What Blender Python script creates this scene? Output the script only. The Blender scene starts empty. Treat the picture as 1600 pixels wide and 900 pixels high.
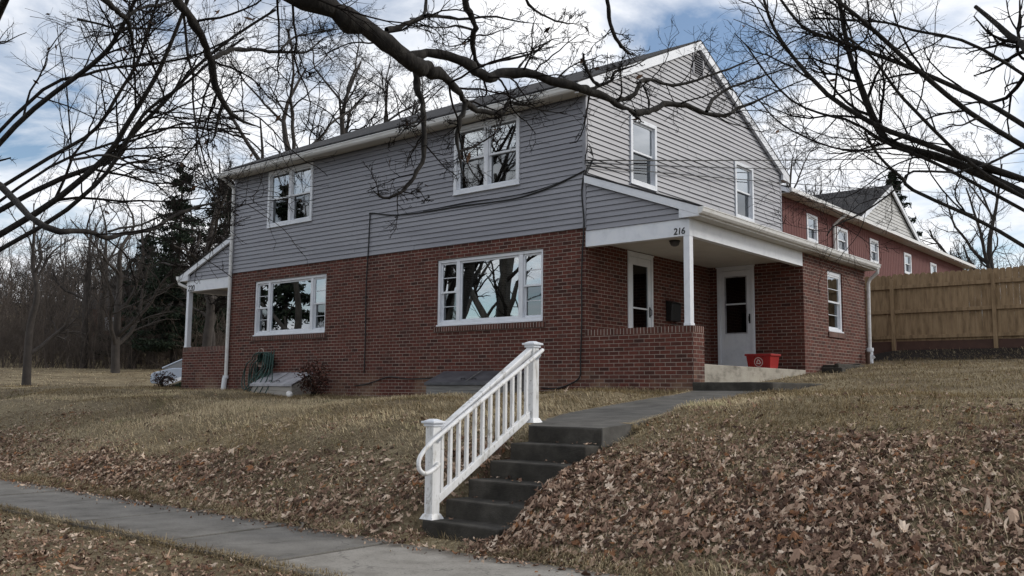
import bpy, math, random
import numpy as np
from mathutils import Vector, Matrix

# ------------------------------------------------------------------ camera, sky, sun, exposure
scene = bpy.context.scene
COL = scene.collection
FPX = 1446.2
CAM = np.array([9.515, -13.469, -2.953])
YAW, PITCH, ROLL = math.radians(39.80), math.radians(6.42), math.radians(0.517)
_F = np.array([-math.sin(YAW)*math.cos(PITCH), math.cos(YAW)*math.cos(PITCH), math.sin(PITCH)])
_R0 = np.array([math.cos(YAW), math.sin(YAW), 0.0])
_U0 = np.cross(_R0, _F)
_R = _R0*math.cos(ROLL) + _U0*math.sin(ROLL)
_U = -_R0*math.sin(ROLL) + _U0*math.cos(ROLL)
camd = bpy.data.cameras.new('camera'); cam = bpy.data.objects.new('camera', camd); COL.objects.link(cam)
camd.sensor_width = 36.0; camd.lens = FPX*36/1600; camd.clip_end = 3000; camd.clip_start = 0.05
cam.matrix_world = Matrix(((_R[0], _U[0], -_F[0], CAM[0]), (_R[1], _U[1], -_F[1], CAM[1]), (_R[2], _U[2], -_F[2], CAM[2]), (0, 0, 0, 1)))
scene.camera = cam

SUN_EL, SUN_AZ = math.radians(30), math.radians(48)     # azimuth measured from +X towards +Y
sd = Vector((math.cos(SUN_EL)*math.cos(SUN_AZ), math.cos(SUN_EL)*math.sin(SUN_AZ), math.sin(SUN_EL)))
world = bpy.data.worlds.new('World'); scene.world = world; world.use_nodes = True
nt = world.node_tree; nt.nodes.clear()
def N(t, kind, **kw):
    n = t.nodes.new(kind)
    for k, v in kw.items(): setattr(n, k, v)
    return n
out = N(nt, 'ShaderNodeOutputWorld'); bg = N(nt, 'ShaderNodeBackground'); bg.inputs['Strength'].default_value = 0.10
sky = N(nt, 'ShaderNodeTexSky'); sky.sky_type = 'NISHITA'; sky.sun_disc = False
sky.sun_elevation = SUN_EL; sky.sun_rotation = math.pi/2 - SUN_AZ
sky.air_density = 1.0; sky.dust_density = 1.0; sky.ozone_density = 1.5
tc = N(nt, 'ShaderNodeTexCoord'); sep = N(nt, 'ShaderNodeSeparateXYZ'); nt.links.new(tc.outputs['Generated'], sep.inputs[0])
addz = N(nt, 'ShaderNodeMath', operation='ADD'); nt.links.new(sep.outputs['Z'], addz.inputs[0]); addz.inputs[1].default_value = 0.22
mxz = N(nt, 'ShaderNodeMath', operation='MAXIMUM'); nt.links.new(addz.outputs[0], mxz.inputs[0]); mxz.inputs[1].default_value = 0.08
comb = N(nt, 'ShaderNodeCombineXYZ')
for i, a in enumerate('XY'):
    dv = N(nt, 'ShaderNodeMath', operation='DIVIDE'); nt.links.new(sep.outputs[a], dv.inputs[0]); nt.links.new(mxz.outputs[0], dv.inputs[1]); nt.links.new(dv.outputs[0], comb.inputs[i])
comb.inputs[2].default_value = 3.7
n1 = N(nt, 'ShaderNodeTexNoise'); n1.inputs['Scale'].default_value = 1.9; n1.inputs['Detail'].default_value = 9; n1.inputs['Roughness'].default_value = 0.56; n1.inputs['Distortion'].default_value = 0.35
nt.links.new(comb.outputs[0], n1.inputs['Vector'])
r1 = N(nt, 'ShaderNodeValToRGB'); r1.color_ramp.elements[0].position = 0.37; r1.color_ramp.elements[1].position = 0.53
nt.links.new(n1.outputs['Fac'], r1.inputs[0])
n2 = N(nt, 'ShaderNodeTexNoise'); n2.inputs['Scale'].default_value = 4.0; n2.inputs['Detail'].default_value = 8; n2.inputs['Roughness'].default_value = 0.6
nt.links.new(comb.outputs[0], n2.inputs['Vector'])
r2 = N(nt, 'ShaderNodeValToRGB'); r2.color_ramp.elements[0].position = 0.3; r2.color_ramp.elements[0].color = (5.7, 6.1, 6.8, 1); r2.color_ramp.elements[1].position = 0.62; r2.color_ramp.elements[1].color = (9.0, 9.0, 9.1, 1)
nt.links.new(n2.outputs['Fac'], r2.inputs[0])
mixc = N(nt, 'ShaderNodeMix', data_type='RGBA'); nt.links.new(r1.outputs[0], mixc.inputs['Factor']); nt.links.new(sky.outputs[0], mixc.inputs['A']); nt.links.new(r2.outputs[0], mixc.inputs['B'])
nt.links.new(mixc.outputs['Result'], bg.inputs[0]); nt.links.new(bg.outputs[0], out.inputs[0])
sl = bpy.data.lights.new('sun', 'SUN'); sl.energy = 1.45; sl.angle = math.radians(14); sl.color = (1.0, 0.95, 0.87)
so = bpy.data.objects.new('sun', sl); COL.objects.link(so); so.rotation_euler = sd.to_track_quat('Z', 'Y').to_euler(); so.location = (20, 20, 30)
vs = scene.view_settings; vs.view_transform = 'Standard'; vs.look = 'None'; vs.gamma = 1; vs.use_curve_mapping = False; vs.exposure = 0.46
scene.cycles.max_bounces = 6; scene.cycles.transparent_max_bounces = 12

# ------------------------------------------------------------------ helpers
def at(u, v, t):
    """point t metres in front of the camera on the sight line of photo pixel u, v"""
    return CAM + t*(_F + _R*(u-799)/FPX - _U*(v-450)/FPX)
def link_nodes(m): return m.node_tree, m.node_tree.nodes, m.node_tree.links
def newmat(name):
    m = bpy.data.materials.new(name); m.use_nodes = True
    b = m.node_tree.nodes['Principled BSDF']; return m, m.node_tree, b
def ramp(t, stops):
    r = N(t, 'ShaderNodeValToRGB'); e = r.color_ramp.elements
    while len(e) < len(stops): e.new(0.5)
    for k, (p, c) in enumerate(stops): e[k].position = p; e[k].color = (*c, 1) if len(c) == 3 else c
    return r
def mk(name, stops, scale=6, rough=0.7, bump=0.0, bscale=60, coord='Object', stretch=(1, 1, 1), spec=0.4, detail=6):
    """noise-varied surface: stops are base colours along the noise"""
    m, t, b = newmat(name)
    tcn = N(t, 'ShaderNodeTexCoord'); mp = N(t, 'ShaderNodeMapping'); mp.inputs['Scale'].default_value = stretch
    t.links.new(tcn.outputs[coord], mp.inputs[0])
    no = N(t, 'ShaderNodeTexNoise'); no.inputs['Scale'].default_value = scale; no.inputs['Detail'].default_value = detail; no.inputs['Roughness'].default_value = 0.62
    t.links.new(mp.outputs[0], no.inputs['Vector'])
    k = len(stops); rr = ramp(t, [(0.3+0.4*i/max(1, k-1), c) for i, c in enumerate(stops)])
    t.links.new(no.outputs['Fac'], rr.inputs[0]); t.links.new(rr.outputs[0], b.inputs['Base Color'])
    b.inputs['Roughness'].default_value = rough; b.inputs['Specular IOR Level'].default_value = spec
    if bump:
        nb = N(t, 'ShaderNodeTexNoise'); nb.inputs['Scale'].default_value = bscale; nb.inputs['Detail'].default_value = 5
        t.links.new(mp.outputs[0], nb.inputs['Vector'])
        bp = N(t, 'ShaderNodeBump'); bp.inputs['Strength'].default_value = bump; bp.inputs['Distance'].default_value = 0.02
        t.links.new(nb.outputs['Fac'], bp.inputs['Height']); t.links.new(bp.outputs[0], b.inputs['Normal'])
    return m
def island(name, stops, rough=0.8, spec=0.2, trans=0.0):
    m, t, b = newmat(name)
    g = N(t, 'ShaderNodeNewGeometry'); r = ramp(t, stops); t.links.new(g.outputs['Random Per Island'], r.inputs[0])
    t.links.new(r.outputs[0], b.inputs['Base Color']); b.inputs['Roughness'].default_value = rough; b.inputs['Specular IOR Level'].default_value = spec
    return m
def math2(t, op, a, bv):
    n = N(t, 'ShaderNodeMath', operation=op)
    for i, x in enumerate((a, bv)):
        if x is None: continue
        if isinstance(x, (int, float)): n.inputs[i].default_value = x
        else: t.links.new(x, n.inputs[i])
    return n.outputs[0]
BW, BH = 0.2032, 0.0677
def brickmat(name, cols, mortar, bw=BW, bh=BH, offset=0.5, ms=0.005, wash=True, bump=0.5):
    m, t, b = newmat(name)
    uv = N(t, 'ShaderNodeUVMap'); sp = N(t, 'ShaderNodeSeparateXYZ'); t.links.new(uv.outputs[0], sp.inputs[0])
    bt = N(t, 'ShaderNodeTexBrick'); bt.offset = offset; bt.offset_frequency = 2; bt.squash = 1
    bt.inputs['Scale'].default_value = 1; bt.inputs['Brick Width'].default_value = bw; bt.inputs['Row Height'].default_value = bh
    bt.inputs['Mortar Size'].default_value = ms; bt.inputs['Mortar Smooth'].default_value = 0.15
    # slight wobble of the joints
    wn = N(t, 'ShaderNodeTexNoise'); wn.inputs['Scale'].default_value = 9; t.links.new(uv.outputs[0], wn.inputs['Vector'])
    va = N(t, 'ShaderNodeVectorMath', operation='MULTIPLY_ADD'); t.links.new(wn.outputs['Color'], va.inputs[0]); va.inputs[1].default_value = (.006, .006, 0); t.links.new(uv.outputs[0], va.inputs[2])
    t.links.new(va.outputs[0], bt.inputs['Vector'])
    row = math2(t, 'FLOOR', math2(t, 'DIVIDE', sp.outputs['Y'], bh), None)
    par = math2(t, 'FLOORED_MODULO', row, 2.0)
    off = math2(t, 'MULTIPLY', math2(t, 'SUBTRACT', 1.0, par), bw*offset)
    colm = math2(t, 'FLOOR', math2(t, 'DIVIDE', math2(t, 'ADD', sp.outputs['X'], off), bw), None)
    cb = N(t, 'ShaderNodeCombineXYZ'); t.links.new(row, cb.inputs[0]); t.links.new(colm, cb.inputs[1])
    w = N(t, 'ShaderNodeTexWhiteNoise', noise_dimensions='3D'); t.links.new(cb.outputs[0], w.inputs['Vector'])
    r = ramp(t, cols); t.links.new(w.outputs['Value'], r.inputs[0])
    big = N(t, 'ShaderNodeTexNoise'); big.inputs['Scale'].default_value = 14; big.inputs['Detail'].default_value = 7; big.inputs['Roughness'].default_value = .7; t.links.new(uv.outputs[0], big.inputs['Vector'])
    mm = N(t, 'ShaderNodeMix', data_type='RGBA', blend_type='MULTIPLY'); mm.inputs['Factor'].default_value = 1
    br = ramp(t, [(0.3, (.62, .62, .62)), (0.7, (1.25, 1.2, 1.2))]); t.links.new(big.outputs['Fac'], br.inputs[0])
    t.links.new(r.outputs[0], mm.inputs['A']); t.links.new(br.outputs[0], mm.inputs['B'])
    colr = mm.outputs['Result']
    if wash:   # pale efflorescence and soil splash on the lowest courses, in patches
        zn = N(t, 'ShaderNodeMapRange'); zn.inputs[1].default_value = -2.45; zn.inputs[2].default_value = -2.95; zn.inputs[3].default_value = 0; zn.inputs[4].default_value = 1; t.links.new(sp.outputs['Y'], zn.inputs[0])
        pn = N(t, 'ShaderNodeTexNoise'); pn.inputs['Scale'].default_value = 1.3; pn.inputs['Detail'].default_value = 6; t.links.new(uv.outputs[0], pn.inputs['Vector'])
        pr = ramp(t, [(0.47, (0, 0, 0)), (0.62, (1, 1, 1))]); t.links.new(pn.outputs['Fac'], pr.inputs[0])
        fac = math2(t, 'MULTIPLY', math2(t, 'MULTIPLY', zn.outputs[0], pr.outputs[0]), math2(t, 'ADD', math2(t, 'MULTIPLY', w.outputs['Value'], .7), .32))
        mw = N(t, 'ShaderNodeMix', data_type='RGBA'); t.links.new(fac, mw.inputs['Factor']); t.links.new(colr, mw.inputs['A']); mw.inputs['B'].default_value = (.22, .15, .10, 1)
        colr = mw.outputs['Result']
    mn = N(t, 'ShaderNodeTexNoise'); mn.inputs['Scale'].default_value = 2.2; mn.inputs['Detail'].default_value = 5; t.links.new(uv.outputs[0], mn.inputs['Vector'])
    mr = ramp(t, [(0.35, tuple(c*.62 for c in mortar)), (0.65, mortar)]); t.links.new(mn.outputs['Fac'], mr.inputs[0])
    fin = N(t, 'ShaderNodeMix', data_type='RGBA'); t.links.new(bt.outputs['Fac'], fin.inputs['Factor']); t.links.new(colr, fin.inputs['A']); t.links.new(mr.outputs[0], fin.inputs['B'])
    t.links.new(fin.outputs['Result'], b.inputs['Base Color']); b.inputs['Roughness'].default_value = .88; b.inputs['Specular IOR Level'].default_value = .25
    hb = math2(t, 'ADD', math2(t, 'SUBTRACT', 1.0, bt.outputs['Fac']), math2(t, 'MULTIPLY', big.outputs['Fac'], .35))
    bp = N(t, 'ShaderNodeBump'); bp.inputs['Strength'].default_value = bump; bp.inputs['Distance'].default_value = .008; t.links.new(hb, bp.inputs['Height']); t.links.new(bp.outputs[0], b.inputs['Normal'])
    return m

def glassmat(name, refl, tint, rough=0.0):
    m, t, b = newmat(name); t.nodes.remove(b)
    o = t.nodes['Material Output']; tr = N(t, 'ShaderNodeBsdfTransparent'); tr.inputs[0].default_value = (*tint, 1)
    gl = N(t, 'ShaderNodeBsdfGlossy'); gl.inputs['Roughness'].default_value = rough; gl.inputs[0].default_value = (.93, .97, 1, 1)
    lw = N(t, 'ShaderNodeLayerWeight'); lw.inputs[0].default_value = .25
    fc = math2(t, 'ADD', math2(t, 'MULTIPLY', lw.outputs['Fresnel'], 1-refl), refl)
    mx = N(t, 'ShaderNodeMixShader'); t.links.new(fc, mx.inputs[0]); t.links.new(tr.outputs[0], mx.inputs[1]); t.links.new(gl.outputs[0], mx.inputs[2]); t.links.new(mx.outputs[0], o.inputs[0])
    return m

M = {}
M['brick'] = brickmat('brick', [(0, (.052, .022, .018)), (.10, (.076, .030, .023)), (.45, (.102, .034, .025)), (.8, (.128, .043, .031)), (1, (.092, .042, .034))], (.33, .275, .235), ms=.0052)
M['rowlock'] = brickmat('rowlock brick', [(0, (.06, .027, .021)), (.5, (.1, .041, .031)), (1, (.125, .055, .042))], (.48, .43, .38), bw=.0677, bh=.4, offset=0, wash=False)
M['siding'] = mk('grey vinyl siding', [(.232, .235, .262), (.268, .271, .300), (.286, .288, .315)], scale=1.6, rough=.45, bump=.04, bscale=25, spec=.35, stretch=(.4, .4, 2))
M['trim'] = mk('white painted trim', [(.63, .655, .70), (.72, .745, .79), (.75, .77, .80)], scale=5, rough=.42, spec=.4)
M['weathered'] = mk('weathered white vinyl', [(.38, .35, .31), (.72, .72, .71), (.80, .80, .80), (.82, .82, .82)], scale=9, rough=.5, stretch=(1, 1, .35), detail=10)
def peel(m):
    t = m.node_tree; b = t.nodes['Principled BSDF']; src = b.inputs['Base Color'].links[0].from_socket
    g = N(t, 'ShaderNodeNewGeometry'); no = N(t, 'ShaderNodeTexNoise'); no.inputs['Scale'].default_value = 26; no.inputs['Detail'].default_value = 9; no.inputs['Roughness'].default_value = .7
    mp = N(t, 'ShaderNodeMapping'); mp.inputs['Scale'].default_value = (1, 1, .55); t.links.new(g.outputs['Position'], mp.inputs[0]); t.links.new(mp.outputs[0], no.inputs['Vector'])
    big = N(t, 'ShaderNodeTexNoise'); big.inputs['Scale'].default_value = 3.1; t.links.new(g.outputs['Position'], big.inputs['Vector'])
    r = ramp(t, [(.60, (0, 0, 0)), (.65, (1, 1, 1))]); t.links.new(math2(t, 'ADD', no.outputs['Fac'], math2(t, 'MULTIPLY', math2(t, 'SUBTRACT', big.outputs['Fac'], .5), .45)), r.inputs[0])
    mx = N(t, 'ShaderNodeMix', data_type='RGBA'); t.links.new(math2(t, 'MULTIPLY', r.outputs[0], .7), mx.inputs['Factor']); t.links.new(src, mx.inputs['A']); mx.inputs['B'].default_value = (.30, .28, .25, 1); t.links.new(mx.outputs['Result'], b.inputs['Base Color'])
peel(M['weathered'])
M['soffit'] = mk('cream soffit', [(.50, .48, .44), (.58, .56, .52)], scale=3, rough=.6)
M['gutter'] = mk('white gutter', [(.55, .54, .52), (.70, .70, .69), (.72, .72, .72)], scale=4, rough=.4, stretch=(.3, 3, 3))
M['shingle'] = brickmat('dark roof shingles', [(0, (.022, .022, .024)), (.5, (.036, .036, .038)), (1, (.055, .053, .052))], (.015, .015, .015), bw=.3, bh=.14, ms=.004, wash=False, bump=.6)
M['glass'] = glassmat('window glass', .36, (.62, .66, .66))
M['dim_glass'] = glassmat('screened glass', .16, (.35, .37, .37), .02)
M['door_glass'] = glassmat('storm door glass', .05, (.25, .25, .25))
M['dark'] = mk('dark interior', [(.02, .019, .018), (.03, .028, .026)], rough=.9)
M['blind'] = mk('grey blind', [(.10, .10, .10), (.13, .13, .12)], rough=.7)
M['concrete'] = mk('dark weathered concrete', [(.018, .016, .013), (.04, .036, .030), (.075, .068, .058)], scale=3.2, rough=.9, bump=.35, bscale=70, detail=10)
M['pale_concrete'] = mk('pale porch concrete', [(.14, .125, .10), (.34, .31, .26), (.40, .37, .31)], scale=2.5, rough=.9, bump=.3, bscale=40, detail=9, stretch=(1, 1, 2))
M['black'] = mk('black metal', [(.01, .01, .01), (.02, .02, .02)], rough=.45)
M['cable'] = mk('black cable', [(.008, .008, .009), (.016, .016, .016)], rough=.6)
M['grey_metal'] = mk('weathered galvanised metal', [(.16, .16, .175), (.36, .36, .385), (.46, .46, .49)], scale=4, rough=.5, spec=.5)
M['dark_metal'] = mk('dark tin', [(.04, .04, .045), (.07, .07, .08), (.12, .12, .13)], scale=3, rough=.5, spec=.5)
M['grey_wood'] = mk('grey weathered wood', [(.10, .10, .095), (.20, .195, .185), (.26, .25, .24)], scale=5, rough=.85, stretch=(.3, 2, 6), bump=.2)
M['pale_wood'] = mk('pale weathered wood', [(.20, .19, .17), (.34, .32, .29), (.40, .38, .35)], scale=5, rough=.85, stretch=(.3, 2, 6), bump=.2)
M['red_plastic'] = mk('red plastic', [(.25, .010, .010), (.33, .014, .013)], rough=.45, scale=3)
M['mark'] = mk('printed white mark', [(.6, .5, .48), (.75, .66, .63)], rough=.6, scale=14)
M['hose'] = mk('green rubber hose', [(.012, .035, .030), (.02, .055, .045), (.03, .08, .065)], rough=.5, scale=4)
M['tan_plastic'] = mk('tan plastic', [(.28, .22, .18), (.36, .29, .25)], rough=.5)
M['bark'] = mk('dark bark', [(.006, .005, .0045), (.016, .0135, .0115), (.038, .034, .029)], scale=16, rough=.95, bump=1.0, bscale=22, stretch=(1, 1, .4), detail=10)
M['grey_bark'] = mk('grey bark', [(.02, .018, .016), (.045, .041, .036), (.075, .068, .06)], scale=8, rough=.95, bump=.7, bscale=25, stretch=(1, 1, .3))
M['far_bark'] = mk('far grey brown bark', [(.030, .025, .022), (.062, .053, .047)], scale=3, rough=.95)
M['twig'] = mk('dark twigs', [(.009, .007, .006), (.018, .015, .013)], scale=5, rough=.95, spec=.1)
M['needles'] = island('spruce needles', [(0, (.008, .014, .009)), (.5, (.016, .027, .016)), (1, (.032, .045, .026))], .8)
M['leaf'] = island('fallen leaf', [(0, (.045, .026, .018)), (.2, (.11, .061, .040)), (.48, (.24, .15, .105)), (.74, (.42, .30, .215)), (.9, (.64, .52, .41)), (.94, (.30, .14, .06)), (1, (.12, .055, .03))], .75, .25)
M['old_leaf'] = island('clinging brown leaf', [(0, (.04, .022, .013)), (1, (.10, .055, .032))], .8)
M['grass'] = island('winter grass', [(0, (.11, .085, .05)), (.2, (.27, .215, .14)), (.6, (.42, .345, .23)), (.9, (.56, .48, .34)), (.96, (.12, .115, .06)), (1, (.14, .14, .075))], .85, .15)
def patchy(m):
    t = m.node_tree; b = t.nodes['Principled BSDF']; src = b.inputs['Base Color'].links[0].from_socket
    g = N(t, 'ShaderNodeNewGeometry'); no = N(t, 'ShaderNodeTexNoise'); no.inputs['Scale'].default_value = .9; no.inputs['Detail'].default_value = 7; no.inputs['Roughness'].default_value = .65; t.links.new(g.outputs['Position'], no.inputs['Vector'])
    r = ramp(t, [(.34, (.60, .55, .47)), (.45, (1.05, 1.02, .95)), (.58, (1.25, 1.21, 1.12)), (.68, (.74, .82, .62))]); t.links.new(no.outputs['Fac'], r.inputs[0])
    mx = N(t, 'ShaderNodeMix', data_type='RGBA', blend_type='MULTIPLY'); mx.inputs['Factor'].default_value = 1; t.links.new(src, mx.inputs['A']); t.links.new(r.outputs[0], mx.inputs['B']); t.links.new(mx.outputs['Result'], b.inputs['Base Color'])
patchy(M['grass'])
M['red_leaf'] = island('dark red leaf', [(0, (.02, .01, .008)), (.6, (.05, .022, .017)), (1, (.09, .045, .03))], .7)
M['green_leaf'] = island('dark green leaf', [(0, (.008, .016, .008)), (1, (.03, .05, .02))], .6)
M['red_boards'] = mk('red painted boards', [(.10, .032, .030), (.135, .044, .040), (.155, .054, .048)], scale=3, rough=.8, stretch=(1, 6, .5))
M['white_siding'] = mk('off white siding', [(.44, .44, .43), (.52, .52, .51)], scale=3, rough=.6)
M['fence'] = mk('tan fence boards', [(.14, .09, .048), (.26, .178, .10), (.34, .24, .14)], scale=4, rough=.85, stretch=(3, 3, .5), bump=.25, detail=8)
M['car_paint'] = mk('silver car paint', [(.40, .46, .56), (.44, .50, .60)], rough=.22, spec=.6)
M['car_glass'] = mk('car glass', [(.03, .035, .045), (.04, .045, .055)], rough=.03, spec=1.0)
M['tyre'] = mk('tyre rubber', [(.015, .015, .015), (.025, .025, .025)], rough=.9)
M['white_stone'] = mk('white painted stone', [(.55, .54, .52), (.75, .74, .72)], rough=.7, bump=.3)
M['asphalt'] = mk('asphalt', [(.03, .03, .03), (.055, .054, .052)], scale=30, rough=.95, bump=.3, bscale=120)
M['stick'] = mk('dead stick', [(.10, .085, .07), (.2, .175, .15)], rough=.9, scale=12)

def chip(o, amt=.014, lv=4, size=.16):
    """worn, uneven concrete: real displacement of a subdivided surface"""
    tx = bpy.data.textures.new('wear', 'CLOUDS'); tx.noise_scale = size; tx.noise_depth = 4
    m_ = o.modifiers.new('subdivide', 'SUBSURF'); m_.subdivision_type = 'SIMPLE'; m_.levels = m_.render_levels = lv
    d_ = o.modifiers.new('wear', 'DISPLACE'); d_.texture = tx; d_.strength = amt; d_.mid_level = .55; d_.texture_coords = 'GLOBAL'
    return o
def tag(o, label=None, cat=None, group=None, kind=None):
    if label: o['label'] = label
    if cat: o['category'] = cat
    if group: o['group'] = group
    if kind: o['kind'] = kind
    return o
def thing(name, loc, label, cat, group=None):
    o = bpy.data.objects.new(name, None); o.location = tuple(float(c) for c in loc); o.empty_display_size = .2; COL.objects.link(o)
    return tag(o, label, cat, group)
def rootloc(p):
    v = np.zeros(3)
    while p is not None: v += np.array(p.location); p = p.parent
    return v
def link_mesh(name, V, loops, starts, totals, mat, parent=None, smooth=False, uv=True):
    """fast mesh from numpy arrays"""
    V = np.asarray(V, float); loops = np.asarray(loops, np.int32); starts = np.asarray(starts, np.int32); totals = np.asarray(totals, np.int32)
    me = bpy.data.meshes.new(name); off = rootloc(parent) if parent is not None else np.zeros(3)
    me.vertices.add(len(V)); me.vertices.foreach_set('co', (V-off).astype(np.float32).ravel())
    me.loops.add(len(loops)); me.loops.foreach_set('vertex_index', loops)
    me.polygons.add(len(starts)); me.polygons.foreach_set('loop_start', starts); me.polygons.foreach_set('loop_total', totals)
    me.polygons.foreach_set('use_smooth', np.full(len(starts), bool(smooth)))
    me.update(calc_edges=True)
    for mm in (mat if isinstance(mat, (list, tuple)) else [mat]): me.materials.append(mm)
    if uv:
        uvl = me.uv_layers.new(name='UVMap'); data = np.zeros((len(loops), 2), np.float32)
        for s, n in zip(starts, totals):
            idx = loops[s:s+n]; P = V[idx]; a = np.zeros(3)
            for k in range(n): a += np.cross(P[k]-P[0], P[(k+1) % n]-P[0])
            ax = int(np.argmax(np.abs(a)))
            if ax == 0: data[s:s+n] = P[:, [1, 2]]
            elif ax == 1: data[s:s+n] = P[:, [0, 2]]
            else: data[s:s+n] = P[:, [0, 1]]
        uvl.data.foreach_set('uv', data.ravel())
    o = bpy.data.objects.new(name, me); COL.objects.link(o)
    if parent is not None: o.parent = parent
    return o
MIRROR_X = None
def mir(p):
    return (MIRROR_X - p[0], p[1], p[2]) if MIRROR_X is not None else tuple(p)
class MB:
    def __init__(s): s.v = []; s.f = []
    def hexa(s, c):
        """8 corners: 4 bottom then 4 top, same order"""
        return s.prism(c[:4], c[4:])
    def prism(s, bot, top):
        n = len(bot); pts = [np.array(mir(p), float) for p in list(bot)+list(top)]; cen = sum(pts)/len(pts)
        b = len(s.v); s.v += pts
        fs = [list(range(n)), list(range(n, 2*n))]+[[i, (i+1) % n, n+(i+1) % n, n+i] for i in range(n)]
        for f in fs:
            P = [pts[i] for i in f]; a = np.zeros(3)
            for k in range(len(P)): a += np.cross(P[k]-P[0], P[(k+1) % len(P)]-P[0])
            m = sum(P)/len(P)
            if np.dot(a, m-cen) < 0: f = f[::-1]
            s.f.append([b+i for i in f])
        return s
    def box(s, x0, x1, y0, y1, z0, z1):
        return s.hexa([(x0, y0, z0), (x1, y0, z0), (x1, y1, z0), (x0, y1, z0), (x0, y0, z1), (x1, y0, z1), (x1, y1, z1), (x0, y1, z1)])
    def face(s, pts, toward=None):
        P = [np.array(mir(p), float) for p in pts]
        if toward is not None:
            a = np.zeros(3)
            for k in range(len(P)): a += np.cross(P[k]-P[0], P[(k+1) % len(P)]-P[0])
            if np.dot(a, np.array((-toward[0] if MIRROR_X is not None else toward[0], toward[1], toward[2]))) < 0: P = P[::-1]
        b = len(s.v); s.v += P; s.f.append(list(range(b, b+len(P)))); return s
    def tube(s, path, r, sides=8, closed=False, cap=True):
        P = np.array([mir(p) for p in path], float); K = len(P); r = np.broadcast_to(r, (K,))
        T = np.gradient(P, axis=0) if not closed else np.roll(P, -1, 0)-np.roll(P, 1, 0)
        T /= np.linalg.norm(T, axis=1)[:, None]+1e-9
        ref = np.array((0.31, 0.22, 0.92)) if abs(T[:, 2]).mean() < .8 else np.array((.9, .3, .1))
        A = np.cross(T, ref); A /= np.linalg.norm(A, axis=1)[:, None]; B = np.cross(T, A)
        b = len(s.v)
        for k in range(K):
            for j in range(sides):
                an = 2*math.pi*j/sides; s.v.append(P[k]+r[k]*(math.cos(an)*A[k]+math.sin(an)*B[k]))
        for k in range(K if closed else K-1):
            k2 = (k+1) % K
            for j in range(sides):
                j2 = (j+1) % sides; s.f.append([b+k*sides+j, b+k*sides+j2, b+k2*sides+j2, b+k2*sides+j])
        if cap and not closed:
            s.f.append([b+j for j in range(sides)][::-1]); s.f.append([b+(K-1)*sides+j for j in range(sides)])
        return s
    def build(s, name, mat, parent=None, bevel=0, smooth=False):
        loops = [i for f in s.f for i in f]; tot = [len(f) for f in s.f]; st = np.concatenate([[0], np.cumsum(tot)[:-1]])
        o = link_mesh(name, s.v, loops, st, tot, mat, parent, smooth)
        if bevel:
            md = o.modifiers.new('bevel', 'BEVEL'); md.width = bevel; md.segments = 2; md.limit_method = 'ANGLE'
        return o

# ------------------------------------------------------------------ ground
rng = np.random.default_rng(7)
def sm(x, a, b):
    t = np.clip((x-a)/(b-a), 0, 1); return t*t*(3-2*t)
def hground(x, y):
    x = np.asarray(x, float); y = np.asarray(y, float)
    zb = np.interp(x, [-40, -14, -11, -9, -6, -4.4, -1.7, 0, 2.1, 5, 9, 14], [-2.95, -2.93, -3.0, -3.04, -3.14, -3.12, -3.04, -2.94, -2.95, -2.95, -2.90, -2.8])
    t = np.clip(-y/7.55, 0, 1); p = 3.0 + .75*sm(x, 3.6, 4.6)
    z = zb + (-4.325-zb)*t**p
    yy = np.maximum(y, 0)
    rise = .088*np.minimum(yy, 10) + .05*np.clip(yy-10, 0, 60)
    z = z + rise*sm(x, -2, 2.2) + .22*np.exp(-((y-11)/.8)**2)*sm(x, 0, 1.2)
    s = y - x
    far = np.clip(s-47, 0, 25)*.055 + np.clip(s-78, 0, 90)*.12
    z = z + far*sm(-x, 8, 16)*sm(y, -6, 4)
    z = z + .04*np.clip(y-30, 0, 200)*sm(y, 30, 60)*(1-sm(-x, 8, 16))
    # verge, then the street
    z = np.where(y < -9.0, -4.325-.03*np.clip(-9-y, 0, 2.6), z)
    z = np.where(y < -11.75, -4.60, z)
    und = .03*np.sin(x*1.7+y*.6)+.022*np.sin(x*.9-y*2.3+1.1)+.012*np.sin(4.1*x+2.2*y)
    z = z + und*sm(-y, -40, 0.2)*sm(-y, -1.2, 1.0)*(1-sm(-y, 6.6, 7.5))
    # bedded to the path's edges
    xl = np.interp(y, [-5.75, -5.2, -4.35, -3.0, -1.8, -.8, -.03], [3.33, 3.06, 2.76, 2.53, 2.38, 2.30, 2.12]); xr = np.interp(y, [-5.75, -5.2, -4.2, -3.0, -1.9, -.9, -.03], [4.27, 4.30, 4.09, 3.86, 3.66, 3.52, 3.44])
    pzz = -3.30+.070*(y+5.75); inn = np.minimum(x-xl, xr-x)
    wgt = sm(inn, np.where(x > (xl+xr)/2, -.14, -.40), -.01)*sm(y, -6.0, -5.4)*(1-sm(y, -.2, .3))
    z = z*(1-wgt)+np.minimum(z, pzz-.035-.05*sm(inn, -.06, .1))*wgt
    # dug out under the flight of steps and the path's landing
    pit = sm(x, 2.95, 3.2)*(1-sm(x, 4.14, 4.30))*sm(y, -7.35, -7.1)*(1-sm(y, -5.6, -5.1))
    z = z - .30*pit - .055*sm(x, 2.6, 3.1)*(1-sm(x, 4.3, 4.7))*sm(y, -7.56, -7.4)*(1-sm(y, -7.12, -6.9))
    return z
gx = np.concatenate([np.linspace(-400, -60, 12), np.linspace(-56, -18, 20), np.linspace(-17, 1.8, 64), np.linspace(2.0, 6, 41), np.linspace(6.3, 16, 32), np.linspace(18, 60, 12), np.linspace(90, 400, 6)])
gy = np.concatenate([np.linspace(-400, -40, 8), np.linspace(-34, -14, 6), [-11.76, -11.74], np.linspace(-11.5, -8, 12), np.linspace(-7.9, -4, 40), np.linspace(-3.8, 14, 60), np.linspace(15, 60, 30), np.linspace(70, 400, 14)])
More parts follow.
